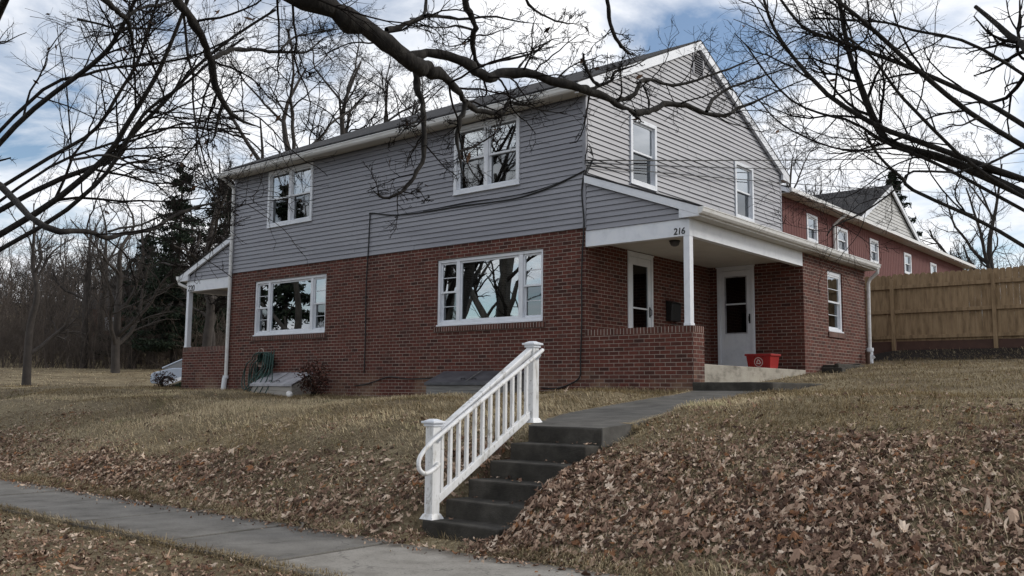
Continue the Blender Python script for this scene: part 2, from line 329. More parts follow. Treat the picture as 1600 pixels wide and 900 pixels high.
GX, GY = np.meshgrid(gx, gy); GZ = hground(GX, GY)
nx, ny = len(gx), len(gy); I = np.arange(nx*ny).reshape(ny, nx)
quads = np.stack([I[:-1, :-1], I[:-1, 1:], I[1:, 1:], I[1:, :-1]], -1).reshape(-1, 4)
def groundmat():
    m, t, b = newmat('lawn soil and thatch')
    tcn = N(t, 'ShaderNodeTexCoord')
    def noise(s, d=8, r=.65, st=(1, 1, 1)):
        mp = N(t, 'ShaderNodeMapping'); mp.inputs['Scale'].default_value = st; t.links.new(tcn.outputs['Object'], mp.inputs[0])
        n = N(t, 'ShaderNodeTexNoise'); n.inputs['Scale'].default_value = s; n.inputs['Detail'].default_value = d; n.inputs['Roughness'].default_value = r; t.links.new(mp.outputs[0], n.inputs['Vector']); return n.outputs['Fac']
    a = ramp(t, [(.3, (.085, .065, .040)), (.46, (.19, .152, .095)), (.58, (.30, .25, .16)), (.72, (.40, .34, .225))]); t.links.new(noise(26), a.inputs[0])
    c = ramp(t, [(.35, (.045, .033, .022)), (.5, (.11, .082, .053)), (.7, (.19, .145, .095))]); t.links.new(noise(40), c.inputs[0])
    f = ramp(t, [(.42, (0, 0, 0)), (.6, (.75, .75, .75))]); t.links.new(noise(.9, 9), f.inputs[0])
    mx = N(t, 'ShaderNodeMix', data_type='RGBA'); t.links.new(f.outputs[0], mx.inputs['Factor']); t.links.new(a.outputs[0], mx.inputs['A']); t.links.new(c.outputs[0], mx.inputs['B'])
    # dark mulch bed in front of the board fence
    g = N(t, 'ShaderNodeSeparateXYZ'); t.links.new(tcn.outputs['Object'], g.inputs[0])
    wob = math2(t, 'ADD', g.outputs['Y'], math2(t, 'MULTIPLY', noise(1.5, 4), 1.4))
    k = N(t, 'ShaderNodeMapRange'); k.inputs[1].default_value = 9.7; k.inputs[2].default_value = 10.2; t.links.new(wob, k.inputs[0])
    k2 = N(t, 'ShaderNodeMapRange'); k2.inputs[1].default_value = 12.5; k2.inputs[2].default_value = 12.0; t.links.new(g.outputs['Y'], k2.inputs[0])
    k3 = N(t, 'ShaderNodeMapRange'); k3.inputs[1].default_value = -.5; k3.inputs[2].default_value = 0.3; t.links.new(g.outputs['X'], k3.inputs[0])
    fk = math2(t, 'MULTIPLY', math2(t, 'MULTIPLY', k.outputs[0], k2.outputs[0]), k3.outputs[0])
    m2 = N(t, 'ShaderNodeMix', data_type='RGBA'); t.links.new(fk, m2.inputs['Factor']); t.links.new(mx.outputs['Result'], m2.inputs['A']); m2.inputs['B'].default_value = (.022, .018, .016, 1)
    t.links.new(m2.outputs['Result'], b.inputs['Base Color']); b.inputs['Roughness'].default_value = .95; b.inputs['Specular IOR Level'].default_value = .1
    bp = N(t, 'ShaderNodeBump'); bp.inputs['Strength'].default_value = .8; bp.inputs['Distance'].default_value = .03; t.links.new(noise(45, 6), bp.inputs['Height']); t.links.new(bp.outputs[0], b.inputs['Normal'])
    return m
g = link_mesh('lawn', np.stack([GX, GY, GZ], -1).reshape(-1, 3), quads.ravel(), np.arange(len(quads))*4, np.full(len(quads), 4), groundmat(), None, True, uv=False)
tag(g, kind='structure')
# street and kerb
mb = MB(); mb.face([(-400, -400, -4.59), (400, -400, -4.59), (400, -11.95, -4.50), (-400, -11.95, -4.50)], (0, 0, 1)); tag(mb.build('street', M['asphalt']), kind='structure')
mb = MB(); mb.box(-120, 60, -11.95, -11.75, -4.65, -4.39); tag(mb.build('kerb', M['concrete'], bevel=.02), kind='structure')
# sidewalk slabs, each joint a real gap; two shades of concrete as in the place
M['walk_dark'] = mk('old grey sidewalk concrete', [(.10, .094, .084), (.155, .146, .132), (.195, .185, .168)], scale=2.6, rough=.92, bump=.25, bscale=110, detail=11)
M['walk_pale'] = mk('newer pale sidewalk concrete', [(.175, .162, .142), (.245, .229, .204), (.29, .272, .244)], scale=3, rough=.92, bump=.2, bscale=110, detail=11)
def slabdirt(m):
    t = m.node_tree; b = t.nodes['Principled BSDF']; src = b.inputs['Base Color'].links[0].from_socket
    g = N(t, 'ShaderNodeNewGeometry'); sp = N(t, 'ShaderNodeSeparateXYZ'); t.links.new(g.outputs['Position'], sp.inputs[0])
    no = N(t, 'ShaderNodeTexNoise'); no.inputs['Scale'].default_value = 3.5; no.inputs['Detail'].default_value = 9; t.links.new(g.outputs['Position'], no.inputs['Vector'])
    dist = math2(t, 'SUBTRACT', .725, math2(t, 'ABSOLUTE', math2(t, 'ADD', sp.outputs['Y'], 8.275), None))
    e = N(t, 'ShaderNodeMapRange'); e.inputs[1].default_value = .30; e.inputs[2].default_value = 0; t.links.new(math2(t, 'ADD', dist, math2(t, 'MULTIPLY', math2(t, 'SUBTRACT', no.outputs['Fac'], .5), .7)), e.inputs[0])
    vo = N(t, 'ShaderNodeTexVoronoi', feature='DISTANCE_TO_EDGE'); vo.inputs['Scale'].default_value = .55
    wv = N(t, 'ShaderNodeVectorMath', operation='MULTIPLY_ADD'); t.links.new(no.outputs['Color'], wv.inputs[0]); wv.inputs[1].default_value = (.5, .5, 0); t.links.new(g.outputs['Position'], wv.inputs[2]); t.links.new(wv.outputs[0], vo.inputs['Vector'])
    c = N(t, 'ShaderNodeMapRange'); c.inputs[1].default_value = .006; c.inputs[2].default_value = .002; t.links.new(vo.outputs['Distance'], c.inputs[0])
    s2 = N(t, 'ShaderNodeTexNoise'); s2.inputs['Scale'].default_value = 60; s2.inputs['Detail'].default_value = 3; t.links.new(g.outputs['Position'], s2.inputs['Vector'])
    sr = ramp(t, [(.30, (.55, .55, .55)), (.42, (1, 1, 1)), (.62, (1, 1, 1)), (.72, (1.3, 1.3, 1.28))]); t.links.new(s2.outputs['Fac'], sr.inputs[0])
    m0 = N(t, 'ShaderNodeMix', data_type='RGBA', blend_type='MULTIPLY'); m0.inputs['Factor'].default_value = 1; t.links.new(src, m0.inputs['A']); t.links.new(sr.outputs[0], m0.inputs['B'])
    m1 = N(t, 'ShaderNodeMix', data_type='RGBA'); t.links.new(math2(t, 'MULTIPLY', e.outputs[0], .75), m1.inputs['Factor']); t.links.new(m0.outputs['Result'], m1.inputs['A']); m1.inputs['B'].default_value = (.05, .038, .026, 1)
    m2 = N(t, 'ShaderNodeMix', data_type='RGBA'); t.links.new(math2(t, 'MULTIPLY', c.outputs[0], .4), m2.inputs['Factor']); t.links.new(m1.outputs['Result'], m2.inputs['A']); m2.inputs['B'].default_value = (.02, .018, .016, 1)
    t.links.new(m2.outputs['Result'], b.inputs['Base Color'])
slabdirt(M['walk_dark']); slabdirt(M['walk_pale'])
SWZ = -4.30
joints = [1.71, 3.23, 4.62]
mbd, mbp = MB(), MB()
xs = [-60+1.5*k for k in range(41)]; xs = [x for x in xs if x < 1.0] + joints + [4.62+1.5*k for k in range(1, 20)]
random.seed(3)
for a, b_ in zip(xs[:-1], xs[1:]):
    m_ = mbp if a >= 3.2 else mbd; dz = random.uniform(-.012, .010)
    y0, y1 = -9.0+random.uniform(-.01, .01), -7.55+random.uniform(-.01, .01)
    m_.hexa([(a+.009, y0, -4.42), (b_-.009, y0, -4.42), (b_-.006, y1, -4.42), (a+.006, y1, -4.42), (a+.006, y0, SWZ+dz), (b_-.006, y0, SWZ+dz+.006), (b_-.006, y1, SWZ+dz+.006), (a+.006, y1, SWZ+dz)])
tag(mbd.build('sidewalk', M['walk_dark'], bevel=.008), kind='structure'); tag(mbp.build('sidewalk_new_slabs', M['walk_pale'], bevel=.008), kind='structure')
# path from the landing to the porch step
PL = [(3.33, -5.75), (3.06, -5.2), (2.76, -4.35), (2.53, -3.0), (2.38, -1.8), (2.30, -.8), (2.12, -.03)]
PR = [(4.27, -5.75), (4.30, -5.2), (4.09, -4.2), (3.86, -3.0), (3.66, -1.9), (3.52, -.9), (3.44, -.03)]
def pz(y): return -3.30+.070*(y+5.75)
mb = MB()
for k in range(len(PL)-1):
    q = [PL[k], PR[k], PR[k+1], PL[k+1]]; dep_ = .19
    mb.prism([(x, y, pz(y)-dep_) for x, y in q], [(x, y, pz(y)) for x, y in q])
M['path'] = mk('path concrete', [(.045, .042, .037), (.085, .08, .072), (.125, .118, .106)], scale=3, rough=.9, bump=.25, bscale=90, detail=10)
tag(mb.build('path', M['path']), kind='structure')

# ------------------------------------------------------------------ concrete flight of steps
st = thing('concrete_steps', (3.65, -6.5, -4.33), 'flight of dark weathered concrete steps from the sidewalk up to the path', 'steps')
for k in range(5):
    x = 3.17+.032*k; y = -7.15+.283*k; z = -4.155+.171*k; w = .95+(.03 if 0 < k < 4 else 0)
    MB().box(x, x+w, y, y+.30, z-.24-.1*(k > 0), z).build('step', M['concrete'], st, bevel=.016); chip(st.children[-1])
MB().box(3.335, 4.255, -5.765, -5.4, -3.56, pz(-5.6)-.003-.012).build('step', M['concrete'], st, bevel=.016); chip(st.children[-1])

# ------------------------------------------------------------------ house
HW, HD = 11.03, 8.52
house = thing('duplex_house', (-5.5, 4.2, -3.0), 'two storey brick and grey siding duplex with a porch at each end', 'house')
def planemap(axis, pos):
    if axis == 'Y': return lambda a, z, d: (a, pos-d, z)       # faces -Y
    return lambda a, z, d: (pos+d, a, z)                       # faces +X
def lbox(mb, f, a0, a1, z0, z1, d0, d1):
    return mb.hexa([f(a0, z0, d0), f(a1, z0, d0), f(a1, z0, d1), f(a0, z0, d1), f(a0, z1, d0), f(a1, z1, d0), f(a1, z1, d1), f(a0, z1, d1)])
def wall(mb, f, a0, a1, z0, z1, holes=(), rev=.1):
    A = sorted({a0, a1, *[h[0] for h in holes], *[h[1] for h in holes]}); Z = sorted({z0, z1, *[h[2] for h in holes], *[h[3] for h in holes]})
    tw = np.array(f(0, 0, 1))-np.array(f(0, 0, 0))
    for i in range(len(A)-1):
        for j in range(len(Z)-1):
            ca, cz = (A[i]+A[i+1])/2, (Z[j]+Z[j+1])/2
            if any(h[0] < ca < h[1] and h[2] < cz < h[3] for h in holes): continue
            mb.face([f(A[i], Z[j], 0), f(A[i+1], Z[j], 0), f(A[i+1], Z[j+1], 0), f(A[i], Z[j+1], 0)], tw)
    for h in holes:
        mb.face([f(h[0], h[2], 0), f(h[0], h[3], 0), f(h[0], h[3], -rev), f(h[0], h[2], -rev)])
        mb.face([f(h[1], h[2], 0), f(h[1], h[3], 0), f(h[1], h[3], -rev), f(h[1], h[2], -rev)])
        mb.face([f(h[0], h[3], 0), f(h[1], h[3], 0), f(h[1], h[3], -rev), f(h[0], h[3], -rev)])
        mb.face([f(h[0], h[2], 0), f(h[1], h[2], 0), f(h[1], h[2], -rev), f(h[0], h[2], -rev)])
def siding(mb, f, z0, z1, lim, holes=(), e=.1016, lip=.022):
    """lapped courses; lim(z) -> (a_min, a_max)"""
    tw = np.array(f(0, 0, 1))-np.array(f(0, 0, 0)); k = 0; z = z0
    while z < z1-1e-6:
        zt = min(z+e, z1); cuts = sorted({z, zt, *[h[2] for h in holes if z < h[2] < zt], *[h[3] for h in holes if z < h[3] < zt]})
        for s in range(len(cuts)-1):
            za, zb_ = cuts[s], cuts[s+1]; da = lip*(1-(za-z)/e)+.002; db = lip*(1-(zb_-z)/e)+.002; cz = (za+zb_)/2
            l0, l1 = lim(za), lim(zb_)
            hs = sorted([h for h in holes if h[2] < cz < h[3]]); segs = []; cur = None
            pts = [('lo',)]+hs+[('hi',)]; srng = random.Random(int(k*7+len(mb.v)))
            for q in range(len(pts)-1):
                lo = (l0[0], l1[0]) if q == 0 else (pts[q][1],)*2
                hi = (l0[1], l1[1]) if q == len(pts)-2 else (pts[q+1][0],)*2
                if hi[0] <= lo[0]+1e-4: continue
                hib = max(hi[1], lo[1]+1e-4)
                cx0 = max(lo); run = min(hi[0], hib)-cx0; cutx = []
                if run > 2.2 and len(cuts) == 2:
                    c0_ = cx0+srng.uniform(.4, 3.4)
                    while c0_ < cx0+run-.4: cutx.append(c0_); c0_ += 3.66
                xb, xt, off_ = lo[0], lo[1], 0.0
                for cxx in cutx+[None]:
                    eb, et = (hi[0], hib) if cxx is None else (cxx, cxx)
                    mb.face([f(xb, za, da+off_), f(eb, za, da+off_), f(et, zb_, db+off_), f(xt, zb_, db+off_)], tw)
                    if cxx is not None:
                        o2 = .0045 if off_ == 0 else 0.0; mb.face([f(cxx, za, da+off_), f(cxx, za, da+o2), f(cxx, zb_, db+o2), f(cxx, zb_, db+off_)]); off_ = o2
                    xb, xt = eb, et
                if s == 0: mb.face([f(lo[0], za, da), f(hi[0], za, da), f(hi[0], za+.016, -.012), f(lo[0], za+.016, -.012)], (0, 0, -1))
        z += e; k += 1
W1 = (-3.707, -.961, -1.643, -.283); W2 = (-10.024, -7.253, -1.643, -.283)
U1 = (-3.25, -1.53, 1.018, 2.415); U2 = (-9.57, -7.83, 1.018, 2.415)
G1 = (1.472, 2.442, 1.092, 2.429); G2 = (5.93, 6.89, 1.092, 2.429)
D1 = (1.39, 2.30, -2.40, -.268)
RS = .470; EY = -.38; RZ0 = 2.62         # roof slope, eave line, roof top surface height at the eave
def rooftop(y): return RZ0 + RS*(min(y, HD-y)-EY)
FY = planemap('Y', 0.0); FX = planemap('X', 0.0)
# brick storey
mb = MB(); wall(mb, FY, -HW, 0, -3.6, 0, [W1, W2], .12)
wall(mb, FX, 0, HD, -3.6, .02, [D1], .12)
mb.face([(-HW, HD, -3.6), (0, HD, -3.6), (0, HD, 0), (-HW, HD, 0)], (0, 1, 0)); mb.face([(-HW, 0, -3.6), (-HW, HD, -3.6), (-HW, HD, 0), (-HW, 0, 0)], (-1, 0, 0))
mb.build('brick_wall', M['brick'], house)
# floor and partitions inside (dark rooms behind the panes)
mb = MB(); mb.box(-HW+.15, -.15, .35, HD-.15, -.06, -.02); mb.box(-5.6, -5.5, .3, HD-.2, -3, 2.4); mb.box(-HW+.15, -.15, 3.6, 3.7, -3, 2.4); mb.box(-HW+.15, -.15, .35, HD-.15, 2.44, 2.46)
mb.build('inner_floor', M['dark'], house)
# siding storey
mb = MB(); siding(mb, FY, 0, 2.47, lambda z: (-HW+.05, -.05), [U1, U2])
mb.face([(-HW, HD, 0), (0, HD, 0), (0, HD, 2.6), (-HW, HD, 2.6)], (0, 1, 0))
mb.face([(-HW, 0, 0), (-HW, HD, 0), (-HW, HD, 2.6), (-HW, HD/2, 4.6), (-HW, 0, 2.6)], (-1, 0, 0))
mb.build('siding_wall', M['siding'], house)
def gl(z):
    top = z+.10
    if top <= RZ0-RS*EY: return (.05, HD-.05)
    y = (top-RZ0)/RS+EY; return (min(y, HD/2-.001), max(HD-y, HD/2+.001))
VENT = (4.02, 4.50, 3.98, 4.50)
GZ0 = .0
mb = MB(); siding(mb, FX, GZ0, rooftop(HD/2)-.12, gl, [G1, G2, VENT]); mb.build('siding_gable', M['siding'], house)
for q in ((-.055, .022, -.022, .045, 0, 2.47), (-.05, .022, HD-.05, HD+.022, .0, 2.47), (-HW-.022, -HW+.055, -.022, .045, 0, 2.47)): MB().box(*q).build('corner_board', M['siding'], house, bevel=.004)
# main roof
ROX = .10
mb = MB()
for sgn in (0, 1):
    ya, yb = (EY, HD/2) if sgn == 0 else (HD-EY, HD/2)
    mb.hexa([(-HW-ROX, ya, RZ0-.03), (ROX, ya, RZ0-.03), (ROX, yb, rooftop(HD/2)-.03), (-HW-ROX, yb, rooftop(HD/2)-.03), (-HW-ROX, ya, RZ0), (ROX, ya, RZ0), (ROX, yb, rooftop(HD/2)), (-HW-ROX, yb, rooftop(HD/2))])
roof = mb.build('roof', M['shingle'], house)
for n_, (yy, x_) in enumerate([(EY, 0)]):
    pass
# soffit, fascia
for q in ((-.34, -.0), (HD, HD+.34)): MB().box(-HW-ROX, 0.0, *q, 2.455, 2.475).build('soffit', M['soffit'], house)
for q in ((-.365, -.342), (HD+.342, HD+.365)): MB().box(-HW-ROX+.002, ROX-.002, *q, 2.44, RZ0-.035).build('fascia', M['gutter'], house)
def rake(x0, x1):
    mb = MB(); h = .19
    for a, b_ in ((EY+.01, HD/2), (HD-EY-.01, HD/2)):
        za, zb_ = RZ0-.035, rooftop(HD/2)-.035
        mb.hexa([(x0, a, za-h), (x1, a, za-h), (x1, b_, zb_-h), (x0, b_, zb_-h), (x0, a, za), (x1, a, za), (x1, b_, zb_), (x0, b_, zb_)])
    # boxed returns at the eaves
    for a, b_ in ((EY+.015, .02), (HD-.02, HD-EY-.015)):
        zz = RZ0-.05; s0 = rooftop(a if a < 4 else b_)
        mb.hexa([(x0+.004, a, 2.44), (x1-.004, a, 2.44), (x1-.004, b_, 2.44), (x0+.004, b_, 2.44), (x0+.004, a, rooftop(a)-.06), (x1-.004, a, rooftop(a)-.06), (x1-.004, b_, rooftop(b_)-.06), (x0+.004, b_, rooftop(b_)-.06)])
    return mb
rake(.024, ROX-.003).build('rake_board', M['trim'], house); rake(-HW-ROX+.003, -HW-.024).build('rake_board', M['trim'], house)
def gutter_profile(y, z, s=-1):   # K profile cross-section offsets in (out, up)
    return [(0, 0), (.055, 0), (.085, .035), (.095, .085), (.105, .095), (.105, .11), (0, .11)]
mb = MB(); pr = [(-.367-o, 2.425+u) for o, u in gutter_profile(0, 0)]
mb.prism([(-HW-ROX-.02, y, z) for y, z in pr], [(ROX+.0, y, z) for y, z in pr]); mb.build('gutter', M['gutter'], house)
# ridge vent cap and small louvre in the gable
mb = MB()
for k in range(9):
    z = VENT[2]+.03+k*.053; mb.hexa([FX(VENT[0]+.04, z, -.02), FX(VENT[1]-.04, z, -.02), FX(VENT[1]-.04, z+.004, -.02), FX(VENT[0]+.04, z+.004, -.02), FX(VENT[0]+.04, z-.02, .035), FX(VENT[1]-.04, z-.02, .035), FX(VENT[1]-.04, z-.012, .035), FX(VENT[0]+.04, z-.012, .035)])
for a0, a1, z0, z1 in ((VENT[0], VENT[0]+.045, VENT[2], VENT[3]), (VENT[1]-.045, VENT[1], VENT[2], VENT[3]), (VENT[0]+.045, VENT[1]-.045, VENT[3]-.04, VENT[3]), (VENT[0]+.045, VENT[1]-.045, VENT[2], VENT[2]+.03)):
    lbox(mb, FX, a0, a1, z0, z1, -.03, .035)
lv = mb.build('gable_vent', M['siding'], house); mb = MB(); lbox(mb, FX, VENT[0], VENT[1], VENT[2], VENT[3], -.08, -.05); mb.build('vent_backing', M['dark'], lv)

# ---- windows
def sash_rails(mb, f, a0, a1, z0, z1, w, d0, d1, bars=0):
    lbox(mb, f, a0, a0+w, z0, z1, d0, d1); lbox(mb, f, a1-w, a1, z0, z1, d0, d1)
    lbox(mb, f, a0+w, a1-w, z0, z0+w, d0, d1); lbox(mb, f, a0+w, a1-w, z1-w, z1, d0, d1)
    for k in range(bars):
        zz = z0+(z1-z0)*(k+1)/(bars+1); lbox(mb, f, a0+w, a1-w, zz-.006, zz+.006, d1-.012, d1-.002)
def dhung(f, win, a0, a1, z0, z1, base, bars=0):
    """double-hung sashes: upper one further out, lower one set back behind a screen"""
    zm = (z0+z1)/2
    mb = MB(); sash_rails(mb, f, a0, a1, zm-.02, z1, .036, base-.03, base+.004, bars); mb.build('sash', M['trim'], win)
    mb = MB(); sash_rails(mb, f, a0, a1, z0, zm+.019, .036, base-.068, base-.033, bars); mb.build('sash', M['trim'], win)
    mb = MB(); lbox(mb, f, a0+.03, a1-.03, zm, z1-.03, base-.02, base-.014); mb.build('pane', M['glass'], win)
    mb = MB(); lbox(mb, f, a0+.03, a1-.03, z0+.03, zm, base-.056, base-.050); mb.build('pane', M['dim_glass'], win)
def frame_ring(mb, f, a0, a1, z0, z1, w, d0, d1, wb=None):
    wb = wb or w
    lbox(mb, f, a0, a0+w, z0, z1, d0, d1); lbox(mb, f, a1-w, a1, z0, z1, d0, d1)
    lbox(mb, f, a0+w, a1-w, z1-w, z1, d0, d1); lbox(mb, f, a0+w, a1-w, z0, z0+wb, d0, d1)
def upstairs(f, H, twin):
    a0, a1, z0, z1 = H; mb = MB(); w = .075
    frame_ring(mb, f, a0, a1, z0, z1, w, -.085, .045, .085)
    lbox(mb, f, a0-.012, a1+.012, z0-.018, z0-.001, -.02, .06)
    if twin: m_ = (a0+a1)/2; lbox(mb, f, m_-.05, m_+.05, z0+.085, z1-w, -.085, .03)
    win = mb.build('window', M['trim'], house, bevel=.004)
    if twin:
        dhung(f, win, a0+w+.001, m_-.051, z0+.086, z1-w-.001, -.005); dhung(f, win, m_+.051, a1-w-.001, z0+.086, z1-w-.001, -.005)
    else: dhung(f, win, a0+w+.001, a1-w-.001, z0+.086, z1-w-.001, -.005)
    return win
upstairs(FY, U1, True); upstairs(FY, U2, True); upstairs(FX, G1, False); upstairs(FX, G2, False)
def picture(f, H, blind):
    a0, a1, z0, z1 = H; mb = MB(); w = .06; L = a1-a0; s = .56; d = -.03
    frame_ring(mb, f, a0+.002, a1-.002, z0+.002, z1-.002, w, -.11, d, .09)
    for m_ in (a0+s, a1-s): lbox(mb, f, m_-.045, m_+.045, z0+.092, z1-w-.002, -.11, d-.004)
    lbox(mb, f, a0+.001, a1-.001, z0+.0, z0+.03, d+.001, .012)
    win = mb.build('window', M['trim'], house, bevel=.004)
    dhung(f, win, a0+w+.004, a0+s-.046, z0+.094, z1-w-.004, d-.04, 1); dhung(f, win, a1-s+.046, a1-w-.004, z0+.094, z1-w-.004, d-.04, 1)
    mb = MB(); sash_rails(mb, f, a0+s+.046, a1-s-.046, z0+.094, z1-w-.004, .035, -.10, d-.035); mb.build('sash', M['trim'], win)
    mb = MB(); lbox(mb, f, a0+s+.07, a1-s-.07, z0+.12, z1-w-.03, -.085, -.078); mb.build('pane', M['glass'], win)
    if blind:
        mb = MB(); z = z0+.12
        while z < z1-.1:
            lbox(mb, f, a0+s+.05, a1-s-.05, z, z+.008, -.19, -.165); z += .034
        mb.build('blind', M['blind'], win)
    # brick sill course
    mb = MB(); mb.hexa([f(a0-.06, z0-.11, -.02), f(a1+.06, z0-.11, -.02), f(a1+.06, z0-.11, .032), f(a0-.06, z0-.11, .032), f(a0-.06, z0-.004, -.02), f(a1+.06, z0-.004, -.02), f(a1+.06, z0-.016, .032), f(a0-.06, z0-.016, .032)])
    mb.build('brick_sill', M['rowlock'], house)
    return win
picture(FY, W1, True); w2 = picture(FY, W2, False)
mb = MB(); mb.box(-8.85, -8.62, .14, .15, -1.53, -1.36); mb.build('paper_sheet', M['tan_plastic'], w2)

# ---- a porch with the brick room behind it; built twice, the second mirrored to the far end
P = 2.1; Y1 = 4.68; Y2 = 8.33; KW = .36
def door(f, H, full):
    a0, a1, z0, z1 = H; mb = MB(); w = .07
    lbox(mb, f, a0+.002, a0+w, z0, z1-.002, -.1, .02); lbox(mb, f, a1-w, a1-.002, z0, z1-.002, -.1, .02); lbox(mb, f, a0+w, a1-w, z1-w, z1-.002, -.1, .02)
    lbox(mb, f, a0-.02, a1+.02, z1-.001, z1+.025, .002, .03)
    dr = mb.build('door', M['trim'], house, bevel=.004)
    b0, b1, c0, c1 = a0+w+.003, a1-w-.003, z0+.02, z1-w-.004
    sw, br = (.085, .16) if full else (.10, .70)
    mb = MB(); lbox(mb, f, b0, b0+sw, c0, c1, -.035, .0); lbox(mb, f, b1-sw, b1, c0, c1, -.035, .0); lbox(mb, f, b0+sw, b1-sw, c1-.12, c1, -.035, .0); lbox(mb, f, b0+sw, b1-sw, c0, c0+br, -.035, .0)
    zm = (c0+br+c1-.12)/2+.02; lbox(mb, f, b0+sw, b1-sw, zm-.015, zm+.015, -.03, .004)
    mb.build('storm_door', M['trim'], dr, bevel=.004)
    mb = MB(); sash_rails(mb, f, b0+sw+.001, b1-sw-.001, c0+br+.001, c1-.121, .022, -.028, .006); mb.build('glazing_frame', M['grey_metal'] if not full else M['trim'], dr)
    mb = MB(); lbox(mb, f, b0+sw, b1-sw, c0+br, c1-.12, -.022, -.018); mb.build('pane', M['door_glass'], dr)
    mb = MB(); lbox(mb, f, b1-.062, b1-.030, (z0+z1)/2-.14, (z0+z1)/2+.06, .001, .012); mb.tube([f(b1-.045, (z0+z1)/2-.11, .012), f(b1-.045, (z0+z1)/2-.09, .05), f(b1-.045, (z0+z1)/2-.0, .05), f(b1-.045, (z0+z1)/2+.03, .012)], .009, 8)
    mb.build('handle', M['black'], dr)
    mb = MB(); lbox(mb, f, a0+.01, a1-.01, z0, z1-.01, -.32, -.30); mb.build('inner_door', M['dark'], dr)
    return dr
def rz(x): return .095 + .372*(2.33-x)      # porch roof underside of shingles, as height along the slope
def porch(number):
    g1, g2 = planemap('X', P), planemap('Y', Y1)
    bw = (6.0, 6.86, -1.605, -.285); dh = (.18, 1.04, -2.40, -.255)
    mb = MB(); wall(mb, g1, Y1, Y2, -3.6, -.06, [bw], .11); wall(mb, g2, .0, P, -3.6, -.06, [dh], .11); mb.face([(0, Y2, -3.6), (P, Y2, -3.6), (P, Y2, .05), (0, Y2, .05)], (0, 1, 0))
    mb.build('brick_room', M['brick'], house)
    mb = MB(); mb.box(.1, P-.15, Y1+.4, Y2-.1, -.12, -.08); mb.box(.3, .36, Y1+.3, Y2-.1, -2.5, -.1); mb.build('inner_floor', M['dark'], house)
    # window of the room
    a0, a1, z0, z1 = bw; mb = MB(); frame_ring(mb, g1, a0+.002, a1-.002, z0+.002, z1-.002, .08, -.1, -.03, .08); lbox(mb, g1, a0+.001, a1-.001, z0, z0+.03, -.029, .012); win = mb.build('window', M['trim'], house, bevel=.004)
    dhung(g1, win, a0+.083, a1-.083, z0+.083, z1-.083, -.045, 1)
    mb = MB(); lbox(mb, g1, a0-.05, a1+.05, z0-.115, z0-.006, -.02, .03); mb.build('brick_sill', M['rowlock'], house)
    door(g2, dh, False)
    # low wall with a rowlock cap
    mb = MB(); mb.box(.0, 2.15, -.006, KW, -3.6, -1.945); mb.build('porch_wall', M['brick'], house)
    mb = MB(); mb.box(.0, 2.15, -.006, KW, -1.944, -1.842); mb.build('wall_cap', M['rowlock'], house)
    # post, beams, ceiling
    mb = MB(); mb.box(1.985, 2.095, .0, .125, -1.842, -.35); mb.box(1.975, 2.105, -.008, .135, -1.842, -1.80); mb.build('porch_post', M['trim'], house, bevel=.004)
    mb = MB(); mb.box(.004, P-.001, 0, .125, -.349, -.06); mb.box(P-.125, P, .126, Y1+.0, -.349, -.06); mb.build('porch_beam', M['trim'], house, bevel=.003)
    mb = MB(); mb.box(.003, P-.126, .126, Y1-.002, -.225, -.205); mb.build('porch_ceiling', M['soffit'], house)
    # siding in the porch gable
    f0 = planemap('Y', -.0)
    mb = MB(); siding(mb, f0, -.058, rz(0)-.16, lambda z: (.03, max(.031, min(1.97, 2.33-(z+.15-.095)/.372)))); mb.build('porch_siding', M['siding'], house)
    # roof slab, sloping boards, boxed eave return, soffit, gutter
    mb = MB(); mb.hexa([(.02, -.10, rz(.02)), (2.40, -.10, rz(2.40)), (2.40, Y2+.12, rz(2.40)), (.02, Y2+.12, rz(.02)), (.02, -.10, rz(.02)+.03), (2.40, -.10, rz(2.40)+.03), (2.40, Y2+.12, rz(2.40)+.03), (.02, Y2+.12, rz(.02)+.03)]); mb.build('porch_roof', M['shingle'], house)
    mb = MB(); h = .14
    mb.hexa([(.03, -.09, rz(.03)-h), (2.33, -.09, rz(2.33)-h), (2.33, -.025, rz(2.33)-h), (.03, -.025, rz(.03)-h), (.03, -.09, rz(.03)-.003), (2.33, -.09, rz(2.33)-.003), (2.33, -.025, rz(2.33)-.003), (.03, -.025, rz(.03)-.003)])
    mb.prism([(1.95, -.085, -.058), (2.325, -.085, -.058), (2.325, -.085, rz(2.325)-h-.001), (1.95, -.085, rz(1.95)-h-.001)], [(1.95, -.022, -.058), (2.325, -.022, -.058), (2.325, -.022, rz(2.325)-h-.001), (1.95, -.022, rz(1.95)-h-.001)])
    mb.build('porch_rake', M['trim'], house, bevel=.003)
    mb = MB(); mb.box(P-.01, 2.31, -.022, Y2+.1, -.057, -.04); mb.build('porch_soffit', M['soffit'], house)
    mb = MB(); mb.box(2.312, 2.332, -.02, Y2+.1, -.06, .085); mb.build('porch_fascia', M['gutter'], house)
    mb = MB(); pr = [(2.335+o, -.03+u) for o, u in gutter_profile(0, 0)]
    mb.prism([(x, -.14, z) for x, z in pr], [(x, Y2+.14, z) for x, z in pr]); mb.build('porch_gutter', M['gutter'], house)
    # floor slab
    mb = MB(); mb.box(.01, P+.012, KW+.003, Y1-.003, -3.2, -2.46); mb.build('porch_floor', M['pale_concrete'], house, bevel=.012)
porch('216')
MIRROR_X = -HW; porch('220'); MIRROR_X = None
door(FX, D1, True)
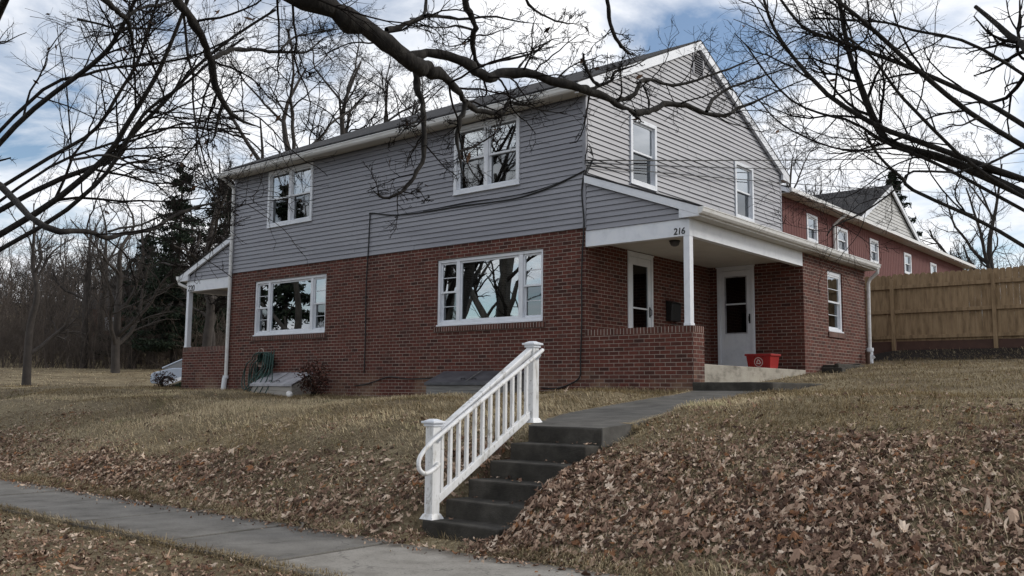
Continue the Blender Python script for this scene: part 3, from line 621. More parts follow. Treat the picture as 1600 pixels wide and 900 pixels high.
# flat strip where the gable siding meets the porch roof
# downspouts
mb = MB(); mb.tube([(-HW-.06, -.42, 2.55), (-HW-.06, -.40, 2.44), (-HW-.03, -.12, 2.28), (-HW+.01, -.062, 2.18), (-HW+.01, -.062, -2.62)], .045, 10); mb.box(-HW-.045, -HW+.065, -.12, -.005, .98, 1.0)
ds = mb.build('downspout', M['gutter'], house); mb = MB(); mb.tube([(-HW+.01, -.066, -2.60), (-HW+.01, -.066, -2.66), (-HW-.005, -.08, -2.68), (-HW-.03, -.1, -3.02)], [.075, .075, .065, .065], 12); mb.build('drain_socket', M['trim'], ds)
mb = MB(); mb.tube([(2.39, Y2+.02, -.03), (2.38, Y2+.03, -.12), (2.2, Y2+.05, -.26), (2.16, Y2+.04, -.36), (2.16, Y2+.0, -1.92)], .042, 10)
ds = mb.build('downspout', M['gutter'], house); mb = MB(); mb.tube([(2.16, Y2, -1.86), (2.16, Y2, -1.93), (2.16, Y2, -1.96), (2.16, Y2, -2.35)], [.082, .082, .068, .068], 12); mb.tube([(2.16, Y2, -2.12), (2.24, Y2+.02, -2.04)], .055, 10); mb.build('drain_socket', M['trim'], ds)
mb = MB(); mb.tube([(-HW-2.40, -.08, -.03), (-HW-2.38, -.06, -.12), (-HW-2.16, .04, -.22), (-HW-2.14, .2, -.26)], .04, 10); mb.build('downspout', M['gutter'], house)
# house numbers, cut as solid letters
def number(txt, x, z, size, y, shear):
    cu = bpy.data.curves.new('house_number', 'FONT'); cu.body = txt; cu.size = size; cu.extrude = .004; cu.shear = shear; cu.space_character = .92; cu.offset = 0 if size > .2 else size*.01
    o = bpy.data.objects.new('tmp', cu); COL.objects.link(o); dg = bpy.context.evaluated_depsgraph_get()
    me = bpy.data.meshes.new_from_object(o.evaluated_get(dg)); bpy.data.objects.remove(o)
    R = np.array([[1, 0, 0], [0, 0, -1], [0, 1, 0]], float); V = np.zeros(len(me.vertices)*3, np.float32); me.vertices.foreach_get('co', V); V = V.reshape(-1, 3)@R.T
    V += np.array((x, y, z))-np.array(house.location); me.vertices.foreach_set('co', V.astype(np.float32).ravel()); me.update()
    me.materials.clear(); me.materials.append(M['black']); n = bpy.data.objects.new('house_number', me); COL.objects.link(n); n.parent = house
    return n
number('216', 1.80, -.315, .155, -.005, .12); number('220', -13.08, -.335, .23, -.005, .12)

# ------------------------------------------------------------------ things about the house
mb = MB(); mb.box(2.125, 3.50, -.02, 6.0, -3.25, -2.765); mb.build('porch_step', M['concrete'], None, bevel=.02); chip(bpy.data.objects['porch_step'], .02, 5, .2); tag(bpy.data.objects['porch_step'], 'low dark concrete step slab running along the right porch opening', 'step')
t = thing('mailbox', (.09, 2.95, -1.45), 'black wall mailbox beside the storm door in the right porch', 'mailbox')
mb = MB(); mb.prism([FX(2.80, -1.50, .005), FX(2.80, -1.50, .13), FX(2.80, -1.15, .15), FX(2.80, -1.10, .005)], [FX(3.18, -1.50, .005), FX(3.18, -1.50, .13), FX(3.18, -1.15, .15), FX(3.18, -1.10, .005)]); mb.build('box', M['black'], t, bevel=.008)
mb = MB(); mb.prism([FX(2.785, -1.145, .16), FX(2.785, -1.13, .165), FX(2.785, -1.082, .004), FX(2.785, -1.094, .004)], [FX(3.195, -1.145, .16), FX(3.195, -1.13, .165), FX(3.195, -1.082, .004), FX(3.195, -1.094, .004)]); mb.build('lid', M['black'], t, bevel=.003)
mb = MB(); mb.tube([FX(2.9, -1.52, .04), FX(2.9, -1.56, .09), FX(3.08, -1.56, .09), FX(3.08, -1.52, .04)], .007, 6); mb.build('paper_hook', M['black'], t)
t = thing('ceiling_light', (1.1, 1.0, -.22), 'small dark dome light under the right porch ceiling', 'lamp')
mb = MB(); mb.tube([(1.25, 1.0, -.226), (1.25, 1.0, -.25)], .10, 16); mb.build('base_plate', M['black'], t)
mb = MB(); mb.tube([(1.25, 1.0, -.251), (1.25, 1.0, -.27), (1.25, 1.0, -.31), (1.25, 1.0, -.33)], [.085, .088, .07, .03], 16); mb.build('shade', M['dark_metal'], t)

# recycling bin on the porch floor
t = thing('recycling_bin', (1.62, 3.75, -2.46), 'open red plastic recycling bin standing by the lower white storm door', 'bin')
mb = MB(); cx, cy, z0, z1 = 1.62, 3.75, -2.458, -2.17
def ringpts(hx, hy, z): return [(cx-hx, cy-hy, z), (cx+hx, cy-hy, z), (cx+hx, cy+hy, z), (cx-hx, cy+hy, z)]
o1, o2, i1, i2 = ringpts(.225, .175, z0), ringpts(.255, .215, z1), ringpts(.21, .16, z0+.012), ringpts(.243, .203, z1)
for k in range(4):
    k2 = (k+1) % 4; mb.face([o1[k], o1[k2], o2[k2], o2[k]]); mb.face([i1[k], i1[k2], i2[k2], i2[k]][::-1])
mb.face(o1); mb.face(i1, (0, 0, 1)); mb.build('tub', M['red_plastic'], t)
mb = MB(); r1_, r2_ = ringpts(.275, .235, z1), ringpts(.243, .203, z1)
for k in range(4):
    k2 = (k+1) % 4; a = [r1_[k], r1_[k2], r2_[k2], r2_[k]]; mb.prism([(x, y, z-.035) for x, y, z in a], [(x, y, z+.006) for x, y, z in a])
mb.build('rim', M['red_plastic'], t, bevel=.005)
mb = MB()
for xx in (-.225, -.115, .115, .225):
    mb.hexa([(cx+xx*.88-.012, cy-.190, z0+.02), (cx+xx*.88+.012, cy-.190, z0+.02), (cx+xx*.88+.012, cy-.17, z0+.02), (cx+xx*.88-.012, cy-.17, z0+.02), (cx+xx-.012, cy-.225, z1-.03), (cx+xx+.012, cy-.225, z1-.03), (cx+xx+.012, cy-.2, z1-.03), (cx+xx-.012, cy-.2, z1-.03)])
mb.build('rib', M['red_plastic'], t)
# printed ring of three chasing arrows
mb = MB(); zc = -2.325
def onface(u_, w_): return (cx+u_, cy-.175-.04*((zc+w_)-z0)/(z1-z0)-.0045, zc+w_)
def strip(pts, w_):
    for q in range(len(pts)-1):
        a, b_ = np.array(pts[q]), np.array(pts[q+1]); n_ = np.array((-(b_-a)[1], (b_-a)[0])); n_ = n_/np.linalg.norm(n_)*w_/2
        mb.face([onface(*(a-n_)), onface(*(b_-n_)), onface(*(b_+n_)), onface(*(a+n_))], (0, -1, 0))
strip([(.0+.085*math.cos(k*math.pi/12), .085*math.sin(k*math.pi/12)) for k in range(25)], .012)
for q in range(3):
    a0 = math.pi/2+q*2*math.pi/3
    c_ = [np.array((.058*math.cos(a0+q_), .058*math.sin(a0+q_))) for q_ in (0, 2*math.pi/3)]; e_ = c_[1]-c_[0]; nn = np.array((-e_[1], e_[0]))/np.linalg.norm(e_)
    strip([c_[0]+e_*.02, c_[0]+e_*.60], .015); pp = [c_[0]+e_*.60-nn*.018, c_[0]+e_*.60+nn*.018, c_[0]+e_*.88]
    mb.face([onface(*x_) for x_ in pp], (0, -1, 0))
mb.build('emblem', M['mark'], t)

# low concrete window well and loose block by the brick room
t = thing('window_well', (2.3, 6.4, -2.4), 'low concrete rim of a basement window well under the side window', 'window well')
mb = MB(); mb.box(2.115, 2.36, 5.55, 5.66, -2.75, -2.33); mb.box(2.115, 2.36, 7.05, 7.16, -2.75, -2.26); mb.box(2.361, 2.45, 5.55, 7.16, -2.75, -2.30); mb.build('rim', M['concrete'], t, bevel=.015)
mb = MB(); mb.box(2.3, 2.72, 5.0, 5.22, -2.62, -2.40); mb.build('concrete_block', M['concrete'], None, bevel=.02); chip(bpy.data.objects['concrete_block']); tag(bpy.data.objects['concrete_block'], 'loose dark concrete block lying at the foot of the brick room corner', 'block')
mb = MB(); mb.tube([(2.22, 8.0, -2.4), (2.22, 8.0, -2.02)], .05, 10); mb.tube([(2.22, 8.0, -2.02), (2.22, 8.0, -1.97)], .062, 10); o = mb.build('clay_pipe', mk('brown clay', [(.05, .026, .018), (.09, .05, .035)])); tag(o, 'short brown pipe standing at the wall beside the right downspout', 'pipe')

# basement hatches against the front wall
def hatch(x0, x1, metal, side, ztop, zb, out_, label):
    t = thing('basement_hatch', ((x0+x1)/2, -.3, zb-.3), label, 'hatch', 'basement hatches along the front wall')
    mb = MB(); mb.hexa([(x0+.03, -.02, ztop-.05), (x1-.03, -.02, ztop-.05), (x1-.03, -.012, ztop-.05), (x0+.03, -.012, ztop-.05), (x0+.03, -.02, ztop), (x1-.03, -.02, ztop), (x1-.03, -.012, ztop), (x0+.03, -.012, ztop)])
    mb.hexa([(x0-.03, -out_, zb), (x1+.03, -out_, zb), (x1+.03, -.022, ztop-.03), (x0-.03, -.022, ztop-.03), (x0-.03, -out_, zb+.025), (x1+.03, -out_, zb+.025), (x1+.03, -.022, ztop), (x0-.03, -.022, ztop)])
    mb.box(x0-.03, x1+.03, -out_-.02, -out_-.001, zb-.03, zb+.03)
    ld = mb.build('lid', metal, t, bevel=.006); xm = (x0+x1)/2; sl = (ztop-zb)/(out_-.022)
    def onlid(x, y, h): return (x, -y, zb+.025+(out_-y)*sl+h)
    mb = MB(); mb.hexa([onlid(xm-.006, out_-.02, .0), onlid(xm+.006, out_-.02, .0), onlid(xm+.006, .06, .0), onlid(xm-.006, .06, .0), onlid(xm-.006, out_-.02, .012), onlid(xm+.006, out_-.02, .012), onlid(xm+.006, .06, .012), onlid(xm-.006, .06, .012)]); mb.build('seam_strip', M['grey_wood'], ld)
    for xx in (xm-.14, xm+.14):
        mb = MB(); mb.tube([onlid(xx-.05, out_-.10, .0), onlid(xx-.05, out_-.10, .03), onlid(xx+.05, out_-.10, .03), onlid(xx+.05, out_-.10, .0)], .008, 6); mb.build('handle', M['black'], ld)
    mb = MB(); mb.box(x0, x1, -out_+.012, -out_+.05, zb-.5, zb-.032)
    for xx in (x0, x1-.04):
        mb.prism([(xx, -.025, zb-.5), (xx, -out_+.051, zb-.5), (xx, -out_+.051, zb-.003), (xx, -.025, ztop-.055)], [(xx+.04, -.025, zb-.5), (xx+.04, -out_+.051, zb-.5), (xx+.04, -out_+.051, zb-.003), (xx+.04, -.025, ztop-.055)])
    mb.build('curb_frame', side, t, bevel=.005)
    return t
hatch(-9.15, -7.62, M['grey_metal'], M['pale_wood'], -2.54, -2.84, .60, 'pale grey metal basement hatch with a sloped lid under the left picture window')
hatch(-3.42, -1.35, M['dark_metal'], M['grey_wood'], -2.55, -2.80, .55, 'dark sloped basement hatch behind the stair railing')
# coiled garden hose on its wall hanger
t = thing('hose_hanger', (-9.4, -.05, -2.25), 'tan plastic hose hanger fixed to the brick wall by the left picture window', 'hose hanger')
mb = MB(); mb.tube([(-9.44, -.008, -2.23), (-9.44, -.14, -2.23)], .145, 18, cap=False); mb.tube([(-9.44+.165*math.cos(k*math.pi/9), -.15, -2.23+.165*math.sin(k*math.pi/9)) for k in range(18)], .02, 8, closed=True); mb.build('drum', M['tan_plastic'], t)
mb = MB(); mb.tube([(-9.44+.06*math.cos(a)*1.9, -.15, -2.09+.13*math.sin(a)) for a in np.linspace(0, math.pi, 12)], .013, 6); mb.build('bail', M['tan_plastic'], t)
mb = MB(); r_ = random.Random(5)
for k in range(13):
    w_ = .17+.030*k*r_.uniform(.7, 1.1); dr = r_.uniform(.55, .78); x_ = -9.36+r_.uniform(-.06, .10); y_ = -.05-.16*r_.random(); sw = r_.uniform(-.42, .02)
    pts = []
    for a in np.linspace(0, 2*math.pi, 26)[:-1]:
        zz = math.sin(a); pts.append((x_+w_*math.cos(a)*(1.0 if zz < 0 else .62)+(sw*(-zz) if zz < 0 else 0), y_-.10*max(0, -zz)+.02*math.sin(2*a), -2.23+(.17*zz if zz > 0 else dr*zz)))
    mb.tube(pts, .014, 6, closed=True)
for k in range(5):
    x_ = -9.05+.10*k; mb.tube([(x_-.2, -.2, -2.1+.02*k), (x_-.12, -.3, -2.45), (x_-.25+.1*k, -.48, -2.71), (x_-.3+.12*k, -.68, -3.03), (x_-.7+.2*k, -.78, -3.035)], .014, 6)
o = mb.build('garden_hose', M['hose'], None, smooth=True); tag(o, 'tangled green garden hose hanging in loops over the left basement hatch', 'hose')

# stones
def lump(name, c, r, mat, seed, lab, cat):
    rr = np.random.default_rng(seed); mb = MB(); nu, nv = 10, 7; ph = rr.uniform(0, 6, 6)
    for i in range(nv+1):
        for j in range(nu):
            th, a = math.pi*i/nv, 2*math.pi*j/nu; q = 1+.26*math.sin(3*a+ph[0])*math.sin(th)+.22*math.sin(2*a+ph[1]+2*th)
            mb.v.append(np.array((c[0]+r[0]*q*math.sin(th)*math.cos(a), c[1]+r[1]*q*math.sin(th)*math.sin(a), c[2]+r[2]*q*math.cos(th))))
    for i in range(nv):
        for j in range(nu): mb.f.append([i*nu+j, (i+1)*nu+j, (i+1)*nu+(j+1) % nu, i*nu+(j+1) % nu])
    return tag(mb.build(name, mat, None, smooth=True), lab, cat)
lump('white_stone', (-7.12, -1.0, -3.06), (.085, .07, .075), M['white_stone'], 1, 'white stone lying in the grass in front of the dark red shrub', 'stone')

# leaf clumps for low shrubs
def leafquads(C, size, rr, aspect=.6):
    n = len(C); a = rr.normal(size=(n, 3)); a /= np.linalg.norm(a, axis=1)[:, None]; b_ = np.cross(a, rr.normal(size=(n, 3))); b_ /= np.linalg.norm(b_, axis=1)[:, None]
    s = (size*rr.uniform(.6, 1.3, n))[:, None]; V = np.stack([C-a*s, C+b_*s*aspect*.6, C+a*s, C-b_*s*aspect*.6], 1).reshape(-1, 3)
    return V, np.arange(4*n), np.arange(n)*4, np.full(n, 4)
def shrub(c, r, n, size, leafm, label, nst=14, seed=0, cat='shrub'):
    rr = np.random.default_rng(seed); t = thing('shrub', c, label, cat, 'low shrubs about the house')
    mb = MB(); tips = []
    for k in range(nst):
        a = rr.uniform(0, 6.28); e = np.array((c[0]+r[0]*math.cos(a)*rr.uniform(.3, 1), c[1]+r[1]*math.sin(a)*rr.uniform(.3, 1), c[2]+r[2]*rr.uniform(.6, 1.25)))
        b0 = np.array(c)+np.array((rr.normal()*.04, rr.normal()*.04, -.03)); m_ = (b0+e)/2+rr.normal(size=3)*.05; mb.tube([b0, m_, e], [.008, .006, .003], 5); tips += [m_, e]
    mb.build('stems', M['twig'], t)
    d_ = rr.normal(size=(n, 3)); d_ /= np.linalg.norm(d_, axis=1)[:, None]; Cc = np.array(c)+np.array((0, 0, r[2]*.55))+d_*np.array(r)*np.array((1, 1, .6))*rr.uniform(.35, 1, n)[:, None]
    link_mesh('foliage', *leafquads(Cc, size, rr), leafm, t, uv=False); return t
shrub((-6.9, -.55, -3.1), (.55, .32, .75), 520, .05, M['red_leaf'], 'low dark red leaved shrub against the brick wall beside the left hatch', seed=2)
shrub((-13.3, -.45, -2.95), (.5, .3, .42), 300, .04, M['red_leaf'], 'sparse dark shrub at the foot of the left porch wall', seed=3)
p_ = at(277, 596, 33); shrub((p_[0], p_[1], float(hground(p_[0], p_[1]))), (.36, .3, .34), 260, .055, M['green_leaf'], 'dark green bush in front of the silver car', seed=4)
# fallen length of white downpipe on the grass
a_, b_ = at(259, 597, 30), at(286, 587, 29); mb = MB(); mb.hexa([(*a_[:2], a_[2]-.11), (*(a_[:2]+(.1, .1)), a_[2]-.11), (*(b_[:2]+(.1, .1)), b_[2]-.11), (*b_[:2], b_[2]-.11), (*a_[:2], a_[2]), (*(a_[:2]+(.1, .1)), a_[2]), (*(b_[:2]+(.1, .1)), b_[2]), (*b_[:2], b_[2])]); o = mb.build('splash_trough', M['trim']); tag(o, 'long white drain trough lying on the grass beside the left porch', 'trough')

# ------------------------------------------------------------------ stair railing
t = thing('stair_railing', (3.2, -6.3, -4.1), 'white vinyl stair railing with square posts and balusters beside the concrete steps', 'railing')
PA, PB = np.array((3.20, -7.05)), np.array((3.17, -5.49)); zA, zB = -4.155, pz(-5.49)
for (px, py), zb_, zt in ((PA, zA, -3.235), (PB, zB, -2.415)):
    h = .052; mb = MB(); mb.box(px-h, px+h, py-h, py+h, zb_+.002, zt)
    po = mb.build('newel_post', M['weathered'], t, bevel=.006)
    mb = MB(); mb.prism([(px-.085, py-.085, zt-.022), (px+.085, py-.085, zt-.022), (px+.085, py+.085, zt-.022), (px-.085, py+.085, zt-.022)], [(px-.085, py-.085, zt), (px+.085, py-.085, zt), (px+.085, py+.085, zt), (px-.085, py+.085, zt)])
    mb.prism([(px-.07, py-.07, zt+.001), (px+.07, py-.07, zt+.001), (px+.07, py+.07, zt+.001), (px-.07, py+.07, zt+.001)], [(px-.03, py-.03, zt+.02), (px+.03, py-.03, zt+.02), (px+.03, py+.03, zt+.02), (px-.03, py+.03, zt+.02)])
    mb.box(px-.066, px+.066, py-.066, py+.066, zt-.05, zt-.023); mb.build('post_cap', M['trim'], po, bevel=.005)
    mb = MB(); mb.prism([(px-.085, py-.085, zb_), (px+.085, py-.085, zb_), (px+.085, py+.085, zb_), (px-.085, py+.085, zb_)], [(px-.06, py-.06, zb_+.05), (px+.06, py-.06, zb_+.05), (px+.06, py+.06, zb_+.05), (px-.06, py+.06, zb_+.05)]); mb.build('base_trim', M['weathered'], po, bevel=.004)
def along(s): return PA+(PB-PA)*s
s0, s1 = .036, .964
def slope_bar(mb, zl0, zl1, h, w):
    (x0, y0), (x1, y1) = along(s0), along(s1)
    mb.hexa([(x0-w, y0, zl0), (x0+w, y0, zl0), (x1+w, y1, zl1), (x1-w, y1, zl1), (x0-w, y0, zl0+h), (x0+w, y0, zl0+h), (x1+w, y1, zl1+h), (x1-w, y1, zl1+h)])
ZT0, ZT1, ZB0, ZB1 = -3.41, -2.555, -4.03, -3.235
mb = MB(); slope_bar(mb, ZT0, ZT1, .05, .03); slope_bar(mb, ZT0+.051, ZT1+.051, .035, .042); mb.build('top_rail', M['weathered'], t, bevel=.008)
mb = MB(); slope_bar(mb, ZB0, ZB1, .085, .024); mb.build('bottom_rail', M['weathered'], t, bevel=.006)
nb = 12
for k in range(nb):
    s = s0+(s1-s0)*(k+.55)/nb; x_, y_ = along(s); q = (s-s0)/(s1-s0); zl, zu = ZB0+(ZB1-ZB0)*q+.075, ZT0+(ZT1-ZT0)*q+.005; h = .0175
    MB().box(x_-h, x_+h, y_-h, y_+h, zl, zu).build('baluster', M['weathered'], t, bevel=.003)
gxr = 3.30
def crom(pts, n):
    P_ = np.array(pts, float); P_ = np.vstack([2*P_[0]-P_[1], P_, 2*P_[-1]-P_[-2]]); o_ = []
    segs = len(P_)-3
    for u_ in np.linspace(0, segs-1e-6, n):
        i = int(u_); f_ = u_-i; p0, p1, p2, p3 = P_[i:i+4]
        o_.append(.5*((2*p1)+(-p0+p2)*f_+(2*p0-5*p1+4*p2-p3)*f_**2+(-p0+3*p1-3*p2+p3)*f_**3))
    return np.array(o_)
mb = MB(); mb.tube(crom([(3.23, -5.42, -2.50), (gxr-.02, -5.47, -2.50), (gxr, -5.56, -2.54), (gxr, -6.3, -2.945), (gxr, -7.05, -3.36), (gxr, -7.2, -3.45), (gxr, -7.32, -3.56), (gxr, -7.33, -3.66), (gxr, -7.25, -3.715), (gxr, -7.13, -3.68), (gxr-.01, -7.06, -3.645), (3.25, -7.04, -3.64)], 60), .0215, 10)
gr = mb.build('grab_rail', M['weathered'], t, smooth=True)
for y_, z_ in ((-7.03, -3.35), (-5.52, -2.52)):
    mb = MB(); mb.tube([(3.252, y_, z_-.06), (3.27, y_, z_-.065), (gxr, y_, z_-.03), (gxr, y_, z_-.012)], .012, 8); mb.tube([(3.252, y_, z_-.06), (3.262, y_, z_-.06)], .03, 12); mb.build('bracket', M['trim'], gr)

# ------------------------------------------------------------------ cables
def cable(name, pts, r, label, n=40, group=None, sides=6):
    mb = MB(); mb.tube(crom(pts, n), r, sides); o = mb.build(name, M['cable'], None, smooth=True); tag(o, label, 'cable', group or {'wall_cable': 'cables on the walls', 'overhead_wire': 'overhead wires'}[name]); return o
def onY(u, v, y=-.03):
    q = at(u, v, 1.0)-CAM; return CAM+q*((y-CAM[1])/q[1])
F3 = lambda L: [tuple(onY(u, v, -.035)) for u, v in L]
cable('wall_cable', F3([(913, 266), (880, 283), (850, 296), (800, 311), (720, 322), (650, 333), (610, 336), (579, 333)])+F3([(577, 340), (575, 380), (574, 398), (571, 450), (570, 520), (568, 583)]), .013, 'black cable drooping across the grey siding and down the brick between the picture windows', 90)
cable('wall_cable', F3([(913, 266), (860, 290), (800, 306), (730, 316), (660, 330)]), .008, 'thin upper black cable sagging over the grey siding beneath the upstairs window', 40)
cable('wall_cable', F3([(912, 268), (908, 300), (911, 340), (911, 360), (908, 420), (908, 500), (906, 560), (905, 588), (890, 600), (868, 607), (845, 606)]), .014, 'black cable running down the brick corner beside the right porch', 80)
cable('wall_cable', F3([(553, 603), (572, 600), (590, 594), (608, 589), (640, 592), (690, 590)]), .012, 'black cable lying low along the brick wall left of the dark hatch', 40)
t0 = np.array((.06, -.06, 1.22))
for k, (u, v, tt, sag, lab) in enumerate([(1500, 238, 34, .16, 'uppermost black overhead wire from the house corner toward the right'), (1500, 246, 34, .35, 'middle black overhead wire from the house corner toward the right'), (1500, 292, 36, .25, 'lowest black overhead wire crossing in front of the gable')]):
    e = at(u, v, tt); s_ = t0+np.array((0, .0, -.05*k)); e = e+(e-s_)*.8
    pts = [s_+(e-s_)*f_-np.array((0, 0, sag*4*f_*(1-f_))) for f_ in np.linspace(0, 1, 14)]
    cable('overhead_wire', pts, .014 if k == 0 else .010, lab, 60)
mb = MB(); rr_ = random.Random(8)
for k in range(4):
    mb.tube(crom([(.03, -.06, 1.3-.05*k), (.13, -.10, 1.36+.05*k), (.2, -.04, 1.25), (.1, -.08, 1.1-.04*k), (.02, -.07, .9)], 24), .007, 5)
tag(mb.build('cable_loops', M['cable'], None, smooth=True), 'loose loops of black service cable at the upper house corner', 'cable')

# ------------------------------------------------------------------ board fence, red house
ft = thing('board_fence', (4, 11.3, -1.7), 'tall tan wooden board fence behind the brick room', 'fence')
px = 1.78; posts = [px+2.4*k for k in range(-2, 5)]; FZ = -1.72
for a, b_ in zip(posts[:-1], posts[1:]):
    mb = MB(); x = a; r_ = random.Random(int(a*100))
    while x < b_-.02:
        w = min(.14, b_-x)-.004; zt = FZ+1.90+r_.uniform(-.015, .015); y = 11.32+r_.uniform(0, .006); zl = FZ+.16
        mb.prism([(x, y, zl), (x+w, y, zl), (x+w, y, zt-.04), (x+w-.03, y, zt), (x+.03, y, zt), (x, y, zt-.04)], [(x, y+.018, zl), (x+w, y+.018, zl), (x+w, y+.018, zt-.04), (x+w-.03, y+.018, zt), (x+.03, y+.018, zt), (x, y+.018, zt-.04)]); x += w+.005
    mb.build('board_panel', M['fence'], ft)
    for z in (FZ+.22, FZ+.88, FZ+1.52): MB().box(a+.046, b_-.046, 11.275, 11.318, z, z+.09).build('rail', M['fence'], ft, bevel=.004)
    mb = MB(); mb.box(a+.046, b_-.046, 11.33, 11.36, FZ-.15, FZ+.158); mb.build('kick_board', mk('red brown board', [(.06, .03, .022), (.09, .045, .032)]), ft)
for a in posts: MB().box(a-.045, a+.045, 11.24, 11.33, FZ-.3, FZ+1.78).build('post', M['fence'], ft, bevel=.006)

XR = -2.0
rh = thing('red_house', (-5, 20, -1.5), 'red boarded house with dark roof and white gable behind the fence', 'house')
FR = planemap('X', XR)
rw = [(15.1, 15.98, 1.98, 2.86), (17.7, 18.7, 1.95, 2.80), (21.0, 21.9, 1.95, 2.84), (25.0, 25.9, 1.95, 2.80), (28.6, 29.5, 1.95, 2.8)]
mb = MB(); wall(mb, FR, 13.3, 34, -2.5, 3.2, rw, .1); mb.face([(XR-8, 13.3, -2.5), (XR, 13.3, -2.5), (XR, 13.3, 3.2), (XR-4, 13.3, 5.0), (XR-8, 13.3, 3.2)], (0, -1, 0))
y = 13.5
while y < 34:
    if not any(h[0]-.03 < y < h[1]+.03 for h in rw): lbox(mb, FR, y, y+.018, -2.5, 3.18, .0012, .007)
    y += .2
mb.build('wall', M['red_boards'], rh)
for h in rw:
    mb = MB(); frame_ring(mb, FR, h[0], h[1], h[2], h[3], .09, -.09, .03); wn = mb.build('window', M['trim'], rh); dhung(FR, wn, h[0]+.092, h[1]-.092, h[2]+.092, h[3]-.092, -.01)
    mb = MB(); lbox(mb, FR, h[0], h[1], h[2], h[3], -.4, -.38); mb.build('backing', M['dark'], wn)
ex = XR+.38
def rr_top(x): return 3.28+.42*(ex-x)
mb = MB(); mb.hexa([(ex, 12.9, 3.25), (ex, 34.4, 3.25), (XR-4.2, 34.4, rr_top(XR-4.2)-.03), (XR-4.2, 12.9, rr_top(XR-4.2)-.03), (ex, 12.9, 3.28), (ex, 34.4, 3.28), (XR-4.2, 34.4, rr_top(XR-4.2)), (XR-4.2, 12.9, rr_top(XR-4.2))])
gy0, gy1, gp = 19.3, 26.2, (22.75, 5.12)
gxf = XR+.34
mb.hexa([(gxf, gy0-.1, 3.32), (gxf, gp[0], gp[1]-.03), (XR-4.0, gp[0], gp[1]-.03), (XR-4.0, gy0-.1, 3.32), (gxf, gy0-.1, 3.35), (gxf, gp[0], gp[1]), (XR-4.0, gp[0], gp[1]), (XR-4.0, gy0-.1, 3.35)])
mb.hexa([(gxf, gy1+.1, 3.32), (gxf, gp[0], gp[1]-.03), (XR-4.0, gp[0], gp[1]-.03), (XR-4.0, gy1+.1, 3.32), (gxf, gy1+.1, 3.35), (gxf, gp[0], gp[1]), (XR-4.0, gp[0], gp[1]), (XR-4.0, gy1+.1, 3.35)])
mb.build('roof', M['shingle'], rh)
fg = planemap('X', XR+.2)
mb = MB(); siding(mb, fg, 3.3, gp[1]-.16, lambda z: (gy0+.15+(gp[0]-gy0-.15)*min(1, (z-3.3)/(gp[1]-.16-3.3)), gy1-.15-(gy1-.15-gp[0])*min(1, (z-3.3)/(gp[1]-.16-3.3))), e=.13, lip=.02); mb.build('gable_siding', M['white_siding'], rh)
mb = MB()
for a in (gy0-.1, gy1+.1):
    mb.hexa([(gxf-.06, a, 3.14), (gxf, a, 3.14), (gxf, gp[0], gp[1]-.22), (gxf-.06, gp[0], gp[1]-.22), (gxf-.06, a, 3.315), (gxf, a, 3.315), (gxf, gp[0], gp[1]-.035), (gxf-.06, gp[0], gp[1]-.035)])
mb.build('gable_rake', M['trim'], rh); mb = MB(); mb.hexa([(ex, 12.92, 3.10), (ex, 12.97, 3.10), (XR-4.2, 12.97, rr_top(XR-4.2)-.2), (XR-4.2, 12.92, rr_top(XR-4.2)-.2), (ex, 12.92, 3.245), (ex, 12.97, 3.245), (XR-4.2, 12.97, rr_top(XR-4.2)-.035), (XR-4.2, 12.92, rr_top(XR-4.2)-.035)])
mb.build('rake_board', M['trim'], rh)
mb = MB(); mb.box(XR, ex-.03, 12.98, 34.3, 3.12, 3.14); mb.build('soffit', M['soffit'], rh)
mb = MB(); mb.box(ex+.002, ex+.1, 12.9, 34.4, 3.13, 3.25); mb.tube([(ex+.04, 17.5, 3.13), (ex-.1, 17.4, 3.0), (XR+.06, 17.35, 2.8), (XR+.06, 17.35, -1)], .05, 8); mb.build('gutter', M['gutter'], rh)

